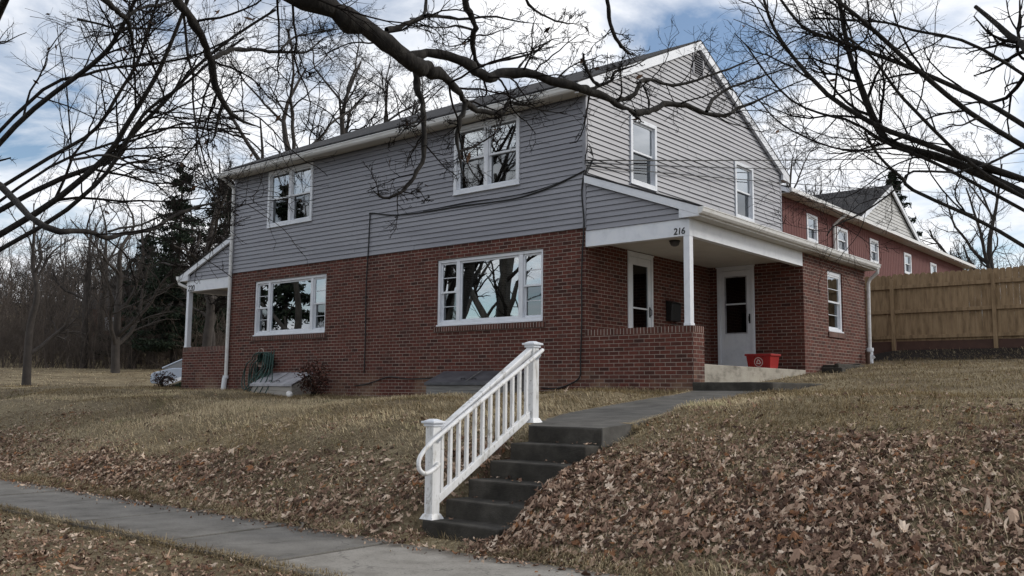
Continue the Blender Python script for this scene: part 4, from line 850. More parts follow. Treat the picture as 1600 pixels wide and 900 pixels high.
# ------------------------------------------------------------------ parked car
def car():
    o_ = at(243, 600, 46); dirf = -_R0; side = np.array((-_F[0], -_F[1], 0)); side /= np.linalg.norm(side)
    z0 = float(hground(o_[0], o_[1])); base = np.array((o_[0], o_[1], z0))
    def W(l, s, z): return tuple(base - dirf*l*1.0 + side*s + np.array((0, 0, z)))   # l metres back from the nose, s towards the viewer
    t = thing('parked_car', W(2.2, 0, 0), 'silver car parked beyond the left porch, nose to the left', 'car')
    prof = [(0, .35), (.02, .62), (.12, .78), (.9, .98), (1.15, 1.02), (4.2, 1.02), (4.4, .9), (4.45, .4), (4.3, .25), (.1, .25)]
    mb = MB(); mb.prism([W(l, -.85, z) for l, z in prof], [W(l, .85, z) for l, z in prof]); mb.build('body', M['car_paint'], t, bevel=.04)
    gh0 = [(.95, 1.0), (3.95, 1.0)]; mb = MB()
    mb.prism([W(.55, -.80, .94), W(.55, .80, .94), W(4.1, .80, 1.0), W(4.1, -.80, 1.0)], [W(1.55, -.62, 1.47), W(1.55, .62, 1.47), W(3.6, .62, 1.47), W(3.6, -.62, 1.47)]); mb.build('cabin_glass', M['car_glass'], t)
    mb = MB(); mb.prism([W(1.5, -.64, 1.465), W(1.5, .64, 1.465), W(3.65, .64, 1.465), W(3.65, -.64, 1.465)], [W(1.7, -.56, 1.52), W(1.7, .56, 1.52), W(3.5, .56, 1.52), W(3.5, -.56, 1.52)])
    for l0, l1 in ((.55, 1.55), (2.35, 2.4), (4.1, 3.6)):
        for s_ in (-1, 1): mb.tube([W(l0, s_*.80, 1.0), W(l1, s_*.625, 1.48)], .045, 6)
    mb.build('roof', M['car_paint'], t, bevel=.02)
    for l in (.85, 3.55):
        for s_ in (-.78, .78):
            mb = MB(); mb.tube([W(l, s_-.1, .32), W(l, s_+.1, .32)], .32, 18); w_ = mb.build('wheel', M['tyre'], t); mb = MB(); mb.tube([W(l, s_-.105, .32), W(l, s_+.105, .32)], .19, 14); mb.build('rim', M['grey_metal'], w_)
    for s_ in (-.6, .6):
        mb = MB(); mb.hexa([W(.005, s_-.2, .60), W(.005, s_+.2, .60), W(.3, s_+.2, .66), W(.3, s_-.2, .66), W(.06, s_-.2, .74), W(.06, s_+.2, .74), W(.35, s_+.2, .855), W(.35, s_-.2, .855)]); mb.build('headlight', M['trim'], t)
car()

# ------------------------------------------------------------------ trees
def tubes_mesh(sets, name, mat, parent):
    Vs, Qs, b = [], [], 0
    for Pt, Rd, S in sets:
        Nn, K, _ = Pt.shape
        if Nn == 0: continue
        T = np.gradient(Pt, axis=1); T /= np.linalg.norm(T, axis=2)[..., None]+1e-9
        ref = np.where(np.abs(T[:, :1, 2:3]).repeat(K, 1) > .85, np.array((1., .1, 0))[None, None], np.array((.1, .05, 1.))[None, None])
        A = np.cross(T, ref); A /= np.linalg.norm(A, axis=2)[..., None]+1e-9; B = np.cross(T, A)
        an = np.arange(S)*2*np.pi/S
        V = Pt[:, :, None]+Rd[:, :, None, None]*(np.cos(an)[None, None, :, None]*A[:, :, None]+np.sin(an)[None, None, :, None]*B[:, :, None])
        I_ = np.arange(Nn*K*S).reshape(Nn, K, S)+b
        q = np.stack([I_[:, :-1], np.roll(I_, -1, 2)[:, :-1], np.roll(I_, -1, 2)[:, 1:], I_[:, 1:]], -1).reshape(-1, 4)
        Vs.append(V.reshape(-1, 3)); Qs.append(q); b += Nn*K*S
    V = np.concatenate(Vs); Q = np.concatenate(Qs)
    return link_mesh(name, V, Q.ravel(), np.arange(len(Q))*4, np.full(len(Q), 4), mat, parent, True, uv=False)
def grow(rr, Pt, Rd, n, lenf, ang=(30, 65), K=7, wig=.16, up=.03, t0=.2, rf=.6, rmin=.003, taper=.35, lmax=9):
    Nn, Kp, _ = Pt.shape; idx = np.repeat(np.arange(Nn), n); m = len(idx); t = rr.uniform(t0, 1, m)
    x = t*(Kp-1); i = np.minimum(x.astype(int), Kp-2); f_ = (x-i)[:, None]
    pos = Pt[idx, i]*(1-f_)+Pt[idx, i+1]*f_; tan = Pt[idx, i+1]-Pt[idx, i]; tan /= np.linalg.norm(tan, axis=1)[:, None]+1e-9
    plen = np.linalg.norm(np.diff(Pt, axis=1), axis=2).sum(1)[idx]
    r_ = np.maximum((Rd[idx, i]*(1-f_[:, 0])+Rd[idx, i+1]*f_[:, 0])*rf, rmin)
    pr = np.cross(tan, rr.normal(size=(m, 3))); pr /= np.linalg.norm(pr, axis=1)[:, None]+1e-9
    a = np.radians(rr.uniform(*ang, m))[:, None]; d_ = tan*np.cos(a)+pr*np.sin(a)
    L = np.minimum(plen*lenf*rr.uniform(.55, 1.25, m)*(1.15-.6*t), lmax)
    out_ = np.zeros((m, K, 3)); out_[:, 0] = pos
    for k in range(1, K):
        d_ = d_+rr.normal(size=(m, 3))*wig+np.array((0, 0, up)); d_ /= np.linalg.norm(d_, axis=1)[:, None]
        out_[:, k] = out_[:, k-1]+d_*(L/(K-1))[:, None]
    R2 = np.maximum(r_[:, None]*np.linspace(1, taper, K)[None], rmin*.8)
    return out_, R2
def poly(pts, rad, K=18):
    P_ = crom(pts, K); r_ = np.interp(np.linspace(0, 1, K), np.linspace(0, 1, len(rad)), rad); return P_, r_
def stack(L): return np.stack([a for a, _ in L]), np.stack([b for _, b in L])

# --- the street tree whose limbs cross the view, its trunk left of the picture on the verge
LB = []
def limb(pix, d0, d1, w0, w1, K=22, wob=.0, seed=0):
    """limb along sight lines, depth running d0..d1, width in photo pixels w0..w1"""
    n = len(pix); rr = np.random.default_rng(seed+len(LB)); ds = np.linspace(d0, d1, n)+rr.normal(size=n)*wob*np.r_[0, np.ones(n-2), 0] if n > 2 else np.linspace(d0, d1, n)
    pts = [at(u, v, dd) for (u, v), dd in zip(pix, ds)]; rads = [w*dd/FPX/2 for w, dd in zip(np.linspace(w0, w1, n), ds)]
    LB.append(poly(pts, rads, K)); return LB[-1]
TB = np.array((1.4, -11.1)); tz = float(hground(*TB))
# trunk and the two hidden forks that carry the visible limbs
f1 = np.array((1.55, -11.0, -.9)); f2 = np.array((1.2, -10.9, .9))
trunk = poly([(TB[0]-.02, TB[1], tz-.25), (TB[0], TB[1], tz+.15), (TB[0]+.03, TB[1]+.04, -3), f1, f2, (1.0, -10.7, 3.2), (1.3, -10.5, 6.5)], [.46, .36, .31, .29, .24, .17, .06], 24)
def tolimb(start, pix, d0, d1, w0, w1, mid=None, **k):
    n = len(pix); ds = np.linspace(d0, d1, n); pts = [at(u, v, dd) for (u, v), dd in zip(pix, ds)]; rads = [w*dd/FPX/2 for w, dd in zip(np.linspace(w0, w1, n), ds)]
    pre = [np.array(start)] + ([np.array(mid)] if mid is not None else [])
    LB.append(poly(pre+pts, [rads[0]*1.5]*len(pre)+rads, 34)); return LB[-1]
f3 = np.array((1.5, -11.0, 1.3))
main = tolimb(f3, [(300, -130), (400, -50), (480, -4), (520, 14), (556, 38), (600, 68), (638, 93), (655, 107), (668, 111), (694, 121), (713, 143), (727, 161)], 6.9, 8.2, 41, 16, mid=(2.3, -10.3, 1.15))
limb([(634, 88), (650, 87), (670, 82), (700, 88), (727, 99), (746, 112), (760, 122), (775, 118), (793, 113), (833, 117), (870, 126), (900, 137), (921, 143), (942, 152), (963, 160), (980, 171), (993, 178)], 7.9, 9.2, 17, 12, 34)
limb([(990, 177), (1005, 176), (1020, 173), (1032, 165), (1045, 162), (1067, 163), (1085, 170), (1103, 177), (1120, 180), (1137, 180), (1147, 172), (1160, 166), (1190, 153), (1240, 131), (1275, 118)], 9.2, 10.4, 11, 3, 30)
limb([(983, 172), (992, 181), (1001, 190)], 9.2, 9.2, 8, 3, 8)
limb([(963, 158), (975, 154), (990, 147), (998, 133), (1000, 128), (1010, 125), (1020, 125), (1036, 130), (1053, 133), (1075, 128), (1093, 123), (1115, 115), (1140, 107), (1165, 96), (1193, 85), (1230, 66)], 9.1, 10.3, 8, 2, 30)
limb([(1103, 174), (1108, 163), (1113, 154), (1124, 147), (1140, 137), (1155, 131), (1173, 125), (1200, 116), (1227, 108), (1250, 103)], 9.6, 10.4, 6, 2, 22)
limb([(920, 140), (930, 137), (937, 133), (948, 128), (955, 124), (960, 112), (985, 104), (1010, 92)], 8.9, 9.4, 7, 2.5, 18)
limb([(936, 134), (924, 124), (916, 110), (912, 98), (911, 83)], 8.9, 8.7, 6, 4, 12)
limb([(1013, 173), (1012, 155), (1006, 138), (1000, 128)], 9.3, 9.3, 4, 2, 10)
limb([(727, 158), (735, 168), (747, 173), (765, 176), (783, 177), (790, 165), (797, 160), (820, 164), (850, 158)], 8.2, 8.9, 10, 3, 22)
limb([(727, 160), (722, 176), (717, 188), (713, 205), (713, 222), (717, 240), (719, 256), (723, 278)], 8.2, 8.0, 9, 3, 18)
limb([(718, 236), (735, 231), (748, 225), (765, 214), (777, 202), (781, 190)], 8.1, 8.4, 4, 1.5, 12)
limb([(645, 104), (650, 120), (652, 140), (657, 156), (660, 173), (661, 200), (662, 230), (660, 250), (652, 266), (643, 281), (632, 296), (618, 305), (600, 310), (588, 304), (583, 298)], 8.0, 7.6, 11, 4, 30)
limb([(660, 178), (645, 192), (634, 198), (622, 212), (605, 215)], 7.9, 7.6, 3.5, 1.2, 12)
limb([(629, 299), (640, 302), (652, 296), (668, 318)], 7.6, 7.5, 3, 1.2, 10)
limb([(603, 47), (618, 44), (633, 37), (650, 30), (663, 25), (680, 25), (697, 27), (727, 30), (770, 26), (812, 34), (850, 38)], 7.7, 8.6, 9, 2.5, 22)
limb([(663, 25), (664, 10), (666, -15), (672, -60)], 7.8, 8.2, 6, 4, 10)
limb([(718, -40), (724, 0), (733, 22), (743, 40), (739, 55), (738, 68), (739, 82), (741, 94), (751, 103), (764, 98), (790, 93), (830, 83), (862, 62), (890, 58)], 8.2, 9.0, 11, 2, 28)
limb([(736, 46), (712, 40), (690, 44), (660, 40), (640, 45)], 8.3, 8.0, 4, 1.5, 12)
limb([(936, -40), (947, 0), (950, 20), (954, 42), (963, 65), (972, 74), (981, 82), (994, 88)], 8.6, 9.0, 8, 4, 16)
limb([(815, -30), (824, 5), (850, 25), (880, 36), (900, 37)], 8.4, 9.0, 5, 2, 12)
limb([(808, 108), (820, 92), (833, 77), (850, 68), (863, 62)], 8.6, 8.9, 3.5, 1.5, 12)
limb([(868, 126), (880, 112), (902, 98), (925, 92), (940, 85)], 8.8, 9.2, 3, 1.5, 12)
# left-hand limbs of the same tree
tolimb((1.5, -10.95, .1), [(120, -190), (200, -110), (255, -45), (275, 0), (293, 22), (306, 42), (317, 63), (324, 80), (330, 98), (333, 127), (341, 145), (350, 164), (362, 178), (373, 188), (392, 194), (407, 200)], 6.4, 7.8, 16, 6, mid=(1.6, -10.7, .6))
limb([(348, 162), (342, 180), (337, 198), (335, 210), (327, 224)], 7.6, 7.5, 6, 2.5, 10)
limb([(331, 91), (342, 86), (353, 80), (365, 77), (377, 77), (400, 78), (427, 80), (455, 82), (477, 82), (490, 72), (504, 60), (540, 48)], 7.3, 8.4, 8, 2, 24)
limb([(438, 79), (448, 66), (460, 58), (480, 53), (510, 48), (550, 42)], 7.8, 8.4, 4, 2, 14)
limb([(466, 83), (470, 95), (475, 108), (485, 116), (500, 128)], 8.0, 8.2, 2.5, 1, 12)
tolimb((1.45, -11.0, -.4), [(60, -70), (130, -25), (170, 8), (184, 20), (197, 30), (201, 42), (204, 54), (207, 75), (210, 102)], 6.2, 7.0, 11, 4, mid=(1.3, -10.6, -.1))
limb([(196, 30), (206, 21), (217, 13), (235, 9), (253, 7), (290, -8)], 6.8, 7.4, 6, 3, 14)
limb([(120, 30), (170, 42), (200, 55), (225, 73), (250, 95)], 6.6, 7.3, 4, 1.5, 12)
limb([(110, 250), (170, 243), (215, 262), (262, 275), (300, 290), (340, 300)], 6.5, 7.4, 4, 1.5, 16)
tolimb((1.45, -11.05, -1.2), [(60, 350), (130, 362), (169, 370), (200, 364), (240, 357), (262, 343), (300, 325), (334, 316), (352, 302)], 6.1, 7.2, 9, 3, mid=(1.7, -10.6, -1.3))
limb([(169, 362), (190, 356), (218, 352), (250, 338), (280, 330), (330, 325), (380, 332)], 6.5, 7.3, 4, 1.2, 16)
SL = []
for a, r_ in LB:
    k = np.linspace(0, len(a)-1, 18); SL.append((np.stack([np.interp(k, np.arange(len(a)), a[:, c]) for c in range(3)], 1), np.interp(k, np.arange(len(a)), r_)))
# small crooked knots along each limb so that it does not read as a bent pipe
rr = np.random.default_rng(11)
t = thing('street_tree', (TB[0], TB[1], tz), 'bare street tree whose thick dark limbs stretch across the front of the house', 'tree')
sets = [(trunk[0][None], trunk[1][None], 12)]
for a, r_ in LB:
    jit = rr.normal(size=a.shape)*(r_[:, None]*.22); jit[0] = 0; jit[-1] = 0; r_ = r_*np.interp(np.linspace(0, 1, len(r_)), [0, .8, 1], [1, 1, .35])
    sets.append(((a+jit)[None], (r_*(1+.12*rr.normal(size=len(r_))))[None], 8))
tubes_mesh(sets, 'trunk', M['bark'], t)
Ps, Rs = stack(SL)
vis = Ps[1:]
def inclip(P_, R_, keep):
    return P_[keep], R_[keep]
g1 = grow(rr, Ps, Rs, 10, .34, (30, 70), 10, .20, .02, t0=.25, rf=.36, rmin=.0036, lmax=1.9)
g1 = (g1[0], np.minimum(g1[1], .011*np.linspace(1, .35, 10)[None]))
g2 = grow(rr, *g1, 6, .5, (28, 62), 8, .22, .02, rf=.6, rmin=.0026, lmax=.9)
g3 = grow(rr, *g2, 4, .5, (28, 62), 5, .22, .02, rf=.7, rmin=.0019, lmax=.42)
tubes_mesh([(*g1, 5), (*g2, 4), (*g3, 3)], 'crown', M['twig'], t)
# high crown out of the picture
gg = grow(rr, trunk[0][None, 12:], trunk[1][None, 12:], 9, .7, (40, 70), 10, .12, .05, t0=.3); gh = grow(rr, *gg, 9, .5, (30, 60), 8, .18, .04); gi = grow(rr, *gh, 5, .5, (30, 60), 6, .2, .02)
keep = gi[0][:, 0, 2] > 4.5
tubes_mesh([(*gg, 6), (*gh, 4), (gi[0][keep], gi[1][keep], 3)], 'upper_crown', M['twig'], t)
k = rr.integers(0, len(g2[0]), 150); Cc = g2[0][k, -1]; 
link_mesh('clinging_leaves', *leafquads(Cc[:40]+rr.normal(size=(40, 3))*.02, .045, rr), M['old_leaf'], t, uv=False)

# --- generic bare tree
def bare_tree(pos, H, label, seed,  lean=(0, 0), spread=.42, forks=7, limbs=None, mat='grey_bark', twm='twig', dens=1.0, rad=None, leaves=0, group=None, wig=.1, rmin=.006, t0=.35, n=(6, 6, 4), sides=(5, 4, 3), up=.05):
    rr = np.random.default_rng(seed); x, y = pos; z = float(hground(x, y)); rad = rad or H*.017
    t = thing('bare_tree', (x, y, z), label, 'tree', group or 'bare winter trees')
    tp = [np.array((x, y, z-.3)), np.array((x, y, z+.15))]; d_ = np.array((lean[0], lean[1], 1.0))
    for k in range(1, 7): tp.append(np.array((x, y, z))+d_*(H*.8*k/6)+np.r_[rr.normal(size=2)*H*.012*k/3, 0])
    tr = poly(tp, [rad*1.5, rad*1.1, rad*.95, rad*.85, rad*.7, rad*.5, rad*.3, rad*.12], 20)
    a = grow(rr, tr[0][None], tr[1][None], forks, spread, (28, 55), 11, wig, up*1.3, t0=t0, rf=.62, rmin=rmin*1.5, lmax=H*.5)
    if limbs: la, lr = stack([(q[0], q[1]) for q in limbs]); 
    sets = [(tr[0][None], tr[1][None], 10), (*a, 7)]
    if limbs: sets += [(la, lr, 8)]
    tubes_mesh(sets, 'trunk', M[mat], t)
    b_ = grow(rr, *a, max(1, int(n[0]*dens)), .5, (28, 60), 8, wig*1.6, up, rf=.55, rmin=rmin)
    if limbs:
        bl = grow(rr, la, lr, n[0]+2, .36, (28, 60), 8, wig*1.6, up*.5, rf=.5, rmin=rmin, t0=.15); b_ = tuple(np.concatenate([p1, p2]) for p1, p2 in zip(b_, bl))
    c_ = grow(rr, *b_, max(1, int(n[1]*dens)), .48, (28, 60), 6, wig*1.9, up*.6, rf=.6, rmin=rmin*.8)
    e_ = grow(rr, *c_, max(1, int(n[2]*dens)), .5, (28, 60), 4, wig*2, up*.4, rf=.7, rmin=rmin*.6)
    tubes_mesh([(*b_, sides[0]), (*c_, sides[1]), (*e_, sides[2])], 'crown', M[twm], t)
    if leaves:
        k = rr.integers(0, len(c_[0]), leaves); link_mesh('clinging_leaves', *leafquads(c_[0][k, -1]+rr.normal(size=(leaves, 3))*.05, .07, rr), M['old_leaf'], t, uv=False)
    return t
def gp2(u, t_): q = at(u, 600, t_); return (q[0], q[1])
# big tree on the left lawn: trunk just left of the picture area, straight limbs rising to the right
def lpx(L, d0, d1, w0, w1):
    n = len(L); ds = np.linspace(d0, d1, n); return poly([at(u, v, q) for (u, v), q in zip(L, ds)], [w*q/FPX/2 for w, q in zip(np.linspace(w0, w1, n), ds)], 18)
LT = [lpx([(-92, 420), (60, 330), (120, 285), (169, 240), (200, 190), (225, 150), (250, 105), (275, 45), (300, -20)], 18, 17, 10.8, 5),
      lpx([(-92, 380), (60, 295), (130, 266), (169, 250), (215, 200), (260, 155), (300, 110), (360, 60), (430, 15)], 18, 19, 9.4, 4),
      lpx([(-92, 440), (70, 350), (130, 305), (172, 262), (215, 190), (245, 160), (290, 130), (330, 95), (380, 60)], 18, 17, 7.9, 3),
      lpx([(-90, 330), (30, 190), (150, 95), (185, 50), (215, -10)], 18, 17, 8.6, 6),
      lpx([(-92, 350), (70, 250), (145, 205), (185, 145), (215, 95), (232, 40), (250, -15)], 18, 19, 6.5, 4),
      lpx([(-92, 380), (70, 265), (150, 232), (200, 216), (260, 200), (330, 202), (390, 210)], 18, 19, 5.0, 2.5),
      lpx([(-92, 300), (60, 145), (130, 118), (169, 107), (230, 100), (300, 88), (360, 60)], 18, 18.5, 5.8, 3)]
bare_tree(gp2(-95, 17), 12, 'large bare tree on the left lawn nearest the sidewalk, its straight limbs rising right', 21, forks=8, limbs=LT, leaves=140, rad=.22, n=(9, 7, 5), mat='bark', rmin=.0045, spread=.40)
# tree at the right edge: limbs sweeping up to the left over the lawn
RT = [lpx([(1655, 330), (1560, 285), (1480, 250), (1429, 236), (1386, 221), (1366, 190), (1349, 149), (1337, 115), (1327, 88), (1317, 40), (1309, -10)], 12, 13, 16.3, 6),
      lpx([(1655, 300), (1540, 260), (1429, 219), (1370, 197), (1301, 155), (1272, 127), (1250, 104), (1218, 61), (1200, 25), (1188, -20)], 12, 12.5, 10.9, 4),
      lpx([(1652, 230), (1540, 160), (1429, 109), (1378, 89), (1317, 67), (1263, 48), (1238, 25), (1216, -5)], 12, 12.6, 8.8, 4),
      lpx([(1652, 260), (1520, 180), (1429, 106), (1386, 67), (1343, 29), (1300, -5), (1280, -30)], 12, 11.5, 8.8, 5),
      lpx([(1650, 150), (1520, 70), (1429, 48), (1381, 35), (1322, 31), (1270, 28)], 12, 12.5, 5.4, 3),
      lpx([(1655, 340), (1520, 260), (1429, 173), (1402, 144), (1383, 118), (1365, 93), (1345, 75), (1325, 59)], 12, 11, 6.1, 3),
      lpx([(1656, 420), (1540, 350), (1429, 299), (1410, 280), (1393, 265), (1376, 248), (1362, 228), (1350, 205)], 12, 11.3, 6.8, 3),
      lpx([(1656, 360), (1500, 275), (1429, 241), (1393, 228), (1330, 190), (1290, 180), (1240, 160), (1200, 120), (1165, 70)], 12, 12.7, 6.1, 2.5),
      lpx([(1655, 200), (1520, 265), (1429, 267), (1408, 285), (1387, 305), (1344, 334), (1304, 352), (1291, 368)], 12, 11.3, 4.1, 2),
      lpx([(1655, 300), (1480, 250), (1400, 232), (1330, 236), (1270, 220), (1215, 190), (1180, 150)], 12, 13, 4.1, 2)]
bare_tree(gp2(1665, 12), 11, 'bare tree at the right edge of the lawn, limbs sweeping up over the fence', 33, lean=(.02, .02), forks=6, limbs=RT, rad=.20, n=(11, 7, 5), mat='bark', rmin=.0030, t0=.55)

# bare trees standing behind the house, seen over the roof
back = [(452, 34, 15.5, 'bare forked tree rising behind the roof above the left upstairs window', 41, .55), (530, 37, 17, 'crooked bare tree behind the roof, left of the middle of the eave', 42, .50),
        (585, 42, 18, 'slender bare tree far behind the middle of the roof', 43, .4), (628, 36, 14.5, 'low spreading bare tree behind the roof beside the thick hanging limb', 44, .5),
        (700, 40, 15, 'bare tree behind the roof above the right upstairs window', 45, .45), (390, 40, 15, 'bare tree behind the left end of the house beyond the downspout', 46, .45),
        (318, 56, 17, 'bare tree beyond the left house end, nearest the dark spruces', 48, .5), (490, 50, 18, 'tall far bare tree behind the roof between the two forked trees', 49, .45), (665, 52, 18, 'tall far bare tree behind the roof, right of the hanging limb', 50, .4),
        (790, 48, 15.5, 'small faint bare tree peeping over the roof slope below the gable', 47, .4)]
for u, dist, H, lab, sd_, sp in back:
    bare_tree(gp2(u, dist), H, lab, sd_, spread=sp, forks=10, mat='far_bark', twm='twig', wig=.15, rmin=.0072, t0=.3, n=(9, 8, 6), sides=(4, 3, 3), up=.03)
for u, dist, H, lab, sd_ in [(1248, 52, 17, 'pale bare tree behind the red house beside the gable corner', 51), (1320, 58, 16, 'small bare tree beyond the dark roof of the red house', 52), (1295, 66, 15, 'distant bare tree between the two trees over the red house roof', 53), (1560, 48, 15, 'bare tree beyond the right end of the fence', 54)]:
    bare_tree(gp2(u, dist), H, lab, sd_, spread=.45, forks=9, mat='far_bark', twm='far_bark', wig=.14, rmin=.010, n=(8, 7, 5), sides=(4, 3, 3), t0=.4)
for u, dist, H, lab, sd_ in [(178, 60, 15, 'gnarled bare tree at the left beside the bright grass strip', 61), (232, 72, 15, 'thin bare tree in the brush left of the spruces', 62), (325, 62, 15, 'tall thin bare tree standing just behind the left porch', 63), (205, 68, 15, 'bare tree in the brush between the gnarled tree and the tall spruce', 66), (285, 78, 17, 'bare tree behind the tall spruce at left', 67), (150, 74, 16, 'bare tree at the far edge of the brush', 68), (40, 48, 12, 'bare tree at the far left beyond the lawn', 64), (128, 66, 14, 'bare tree in the brush behind the left lawn tree', 65)]:
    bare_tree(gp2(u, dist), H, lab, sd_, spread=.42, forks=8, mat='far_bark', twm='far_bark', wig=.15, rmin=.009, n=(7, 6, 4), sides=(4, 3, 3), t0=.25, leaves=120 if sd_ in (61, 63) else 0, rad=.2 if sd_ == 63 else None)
# trees across the street, seen mirrored in the window glass
for (x, y), H, lab, sd_ in [((-13.5, -13.5), 14, 'many stemmed tree across the street mirrored in the right picture window', 71), ((-4, -24), 15, 'bare tree across the street mirrored in the upstairs windows', 72), ((-22, -19), 15, 'bare tree down the street mirrored in the left picture window', 73), ((32, -6), 14, 'bare tree far to the right mirrored in the gable window', 74), ((-23, -11.0), 12, 'bare tree at the far end of the street verge', 75)]:
    bare_tree((x, y), H, lab, sd_, spread=.6, forks=9, mat='grey_bark', wig=.1, rmin=.012, n=(5, 4, 2), sides=(4, 3, 3), t0=.10, rad=.36 if sd_ == 71 else None)

# --- conifers
def conifer(pos, H, W_, label, seed, open_=.5, bare=.12):
    rr = np.random.default_rng(seed); x, y = pos; z = float(hground(x, y)); t = thing('spruce_tree', (x, y, z), label, 'tree', 'dark evergreens')
    tr = poly([(x, y, z-.3), (x, y, z+H*.3), (x+rr.normal()*.1, y, z+H*.7), (x, y, z+H)], [H*.016, H*.013, H*.007, .02], 12); tubes_mesh([(tr[0][None], tr[1][None], 8)], 'trunk', M['far_bark'], t)
    nb_ = int(H*11); hs = rr.uniform(bare, .99, nb_)**1.0; Pb, Rb, C_ = [], [], []
    for h in hs:
        L = W_*(1-h)**.75*rr.uniform(.45, 1.15)+.15; a = rr.uniform(0, 6.28); dv = np.array((math.cos(a), math.sin(a), 0)); K = 6
        u_ = np.linspace(0, 1, K)[:, None]; base = np.array((x, y, z+h*H)); pts = base+dv*L*u_+np.array((0, 0, 1))*L*(-.32*u_+.22*u_**2); Pb.append(pts); Rb.append(np.linspace(.04, .01, K))
        m = int(22+44*L); s = rr.uniform(.12, 1, m)[:, None]; c = base+dv*L*s+np.array((0, 0, 1))*L*(-.32*s+.22*s**2); sd2 = np.cross(dv, (0, 0, 1)); c = c+sd2*rr.normal(size=(m, 1))*.22*L*(1.1-s)*.8-np.array((0, 0, 1))*np.abs(rr.normal(size=(m, 1)))*.16; C_.append(c)
    tubes_mesh([(np.stack(Pb), np.stack(Rb), 4)], 'branches', M['far_bark'], t)
    C_ = np.concatenate(C_); link_mesh('crown', *leafquads(C_, .16, rr, .55), M['needles'], t, uv=False); return t
conifer(gp2(268, 66), 15.2, 4.6, 'tall dark spruce left of the left porch', 81)
conifer(gp2(338, 70), 15.5, 4.6, 'dark spruce partly hidden by the left house corner', 82, bare=.2)
conifer(gp2(215, 72), 10.5, 3.4, 'shorter dark spruce behind the tall spruce at left', 83)
conifer(gp2(1405, 60), 14.5, 4.2, 'dark evergreen behind the white gable of the red house', 84, bare=.3)
conifer((-28, -14), 12, 3.4, 'evergreen across the street mirrored in the left picture window', 85)

# --- brush along the foot of the slope at the left, and far woods: nobody could count the stems
rr = np.random.default_rng(91); stems = []
n_ = 1300; u = rr.uniform(-60, 420, n_); dd = rr.uniform(64, 86, n_); P0 = np.stack([np.r_[gp2(a, b)] for a, b in zip(u, dd)]); z0 = hground(P0[:, 0], P0[:, 1])
K = 6; Hh = 1.0+rr.exponential(1.9, n_).clip(0, 8); Pt = np.zeros((n_, K, 3)); d_ = np.stack([rr.normal(size=n_)*.22, rr.normal(size=n_)*.22, np.ones(n_)], 1)
for k in range(K): Pt[:, k] = np.c_[P0, z0]+d_*(Hh*k/(K-1))[:, None]+rr.normal(size=(n_, 3))*.06*k
Rd = np.repeat(np.linspace(.03, .008, K)[None], n_, 0); b1 = grow(rr, Pt, Rd, 5, .5, (15, 50), 5, .18, .1, rmin=.011, t0=.1); b2 = grow(rr, *b1, 4, .55, (20, 60), 4, .2, .05, rmin=.009)
M['brush'] = mk('winter brush', [(.055, .043, .035), (.10, .08, .066), (.14, .11, .09)], scale=1.2, rough=.95)
o = tubes_mesh([(Pt, Rd, 4), (*b1, 3), (*b2, 3)], 'winter_brush', M['brush'], None); tag(o, 'tangled grey brown winter brush along the foot of the slope at left', 'brush', kind='stuff')
n_ = 680; u = np.r_[rr.uniform(-150, 1750, 420), rr.uniform(-60, 400, 260)]; dd = np.r_[rr.uniform(80, 150, 420), rr.uniform(74, 120, 260)]; P0 = np.stack([np.r_[gp2(a, b)] for a, b in zip(u, dd)]); z0 = hground(P0[:, 0], P0[:, 1]); Hh = np.where(np.arange(n_) < 420, rr.uniform(5, 11, n_), rr.uniform(3.5, 7, n_)); Pt = np.zeros((n_, K, 3)); d_ = np.stack([rr.normal(size=n_)*.06, rr.normal(size=n_)*.06, np.ones(n_)], 1)
for k in range(K): Pt[:, k] = np.c_[P0, z0]+d_*(Hh*k/(K-1))[:, None]+rr.normal(size=(n_, 3))*.1*k
Rd = Hh[:, None]*np.linspace(.014, .003, K)[None]; b1 = grow(rr, Pt, Rd, 9, .42, (25, 60), 6, .14, .06, rmin=.02, t0=.2); b2 = grow(rr, *b1, 5, .5, (25, 60), 4, .2, .04, rmin=.018)
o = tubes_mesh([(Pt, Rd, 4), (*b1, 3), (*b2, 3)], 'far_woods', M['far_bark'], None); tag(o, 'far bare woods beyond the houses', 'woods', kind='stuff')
# a brick house glimpsed through the trees at far left
q = gp2(236, 84); zq = float(hground(*q))
t = thing('far_house', (q[0], q[1], zq), 'reddish house glimpsed through bare trees at the far left', 'house')
hx, hy = q; ca = np.array((_R0[0], _R0[1])); cb_ = np.array((-_R0[1], _R0[0]))
def HQ(a, b, z): v = np.array((hx, hy))+ca*a+cb_*b; return (v[0], v[1], zq+z)
mb = MB(); mb.hexa([HQ(-4.5, -3, -1), HQ(4.5, -3, -1), HQ(4.5, 4, -1), HQ(-4.5, 4, -1), HQ(-4.5, -3, 3), HQ(4.5, -3, 3), HQ(4.5, 4, 3), HQ(-4.5, 4, 3)]); mb.build('wall', mk('pinkish brick', [(.16, .075, .06), (.22, .11, .09)]), t)
mb = MB(); mb.prism([HQ(-5, -3.5, 2.9), HQ(-5, 4.5, 2.9), HQ(-5, .5, 5)], [HQ(5, -3.5, 2.9), HQ(5, 4.5, 2.9), HQ(5, .5, 5)]); mb.build('roof', M['shingle'], t)
for a in (-3, 0, 3):
    mb = MB(); mb.hexa([HQ(a-.5, -3.04, 1), HQ(a+.5, -3.04, 1), HQ(a+.5, -3.0, 1), HQ(a-.5, -3.0, 1), HQ(a-.5, -3.04, 2.2), HQ(a+.5, -3.04, 2.2), HQ(a+.5, -3.0, 2.2), HQ(a-.5, -3.0, 2.2)]); mb.build('window', M['trim'], t)

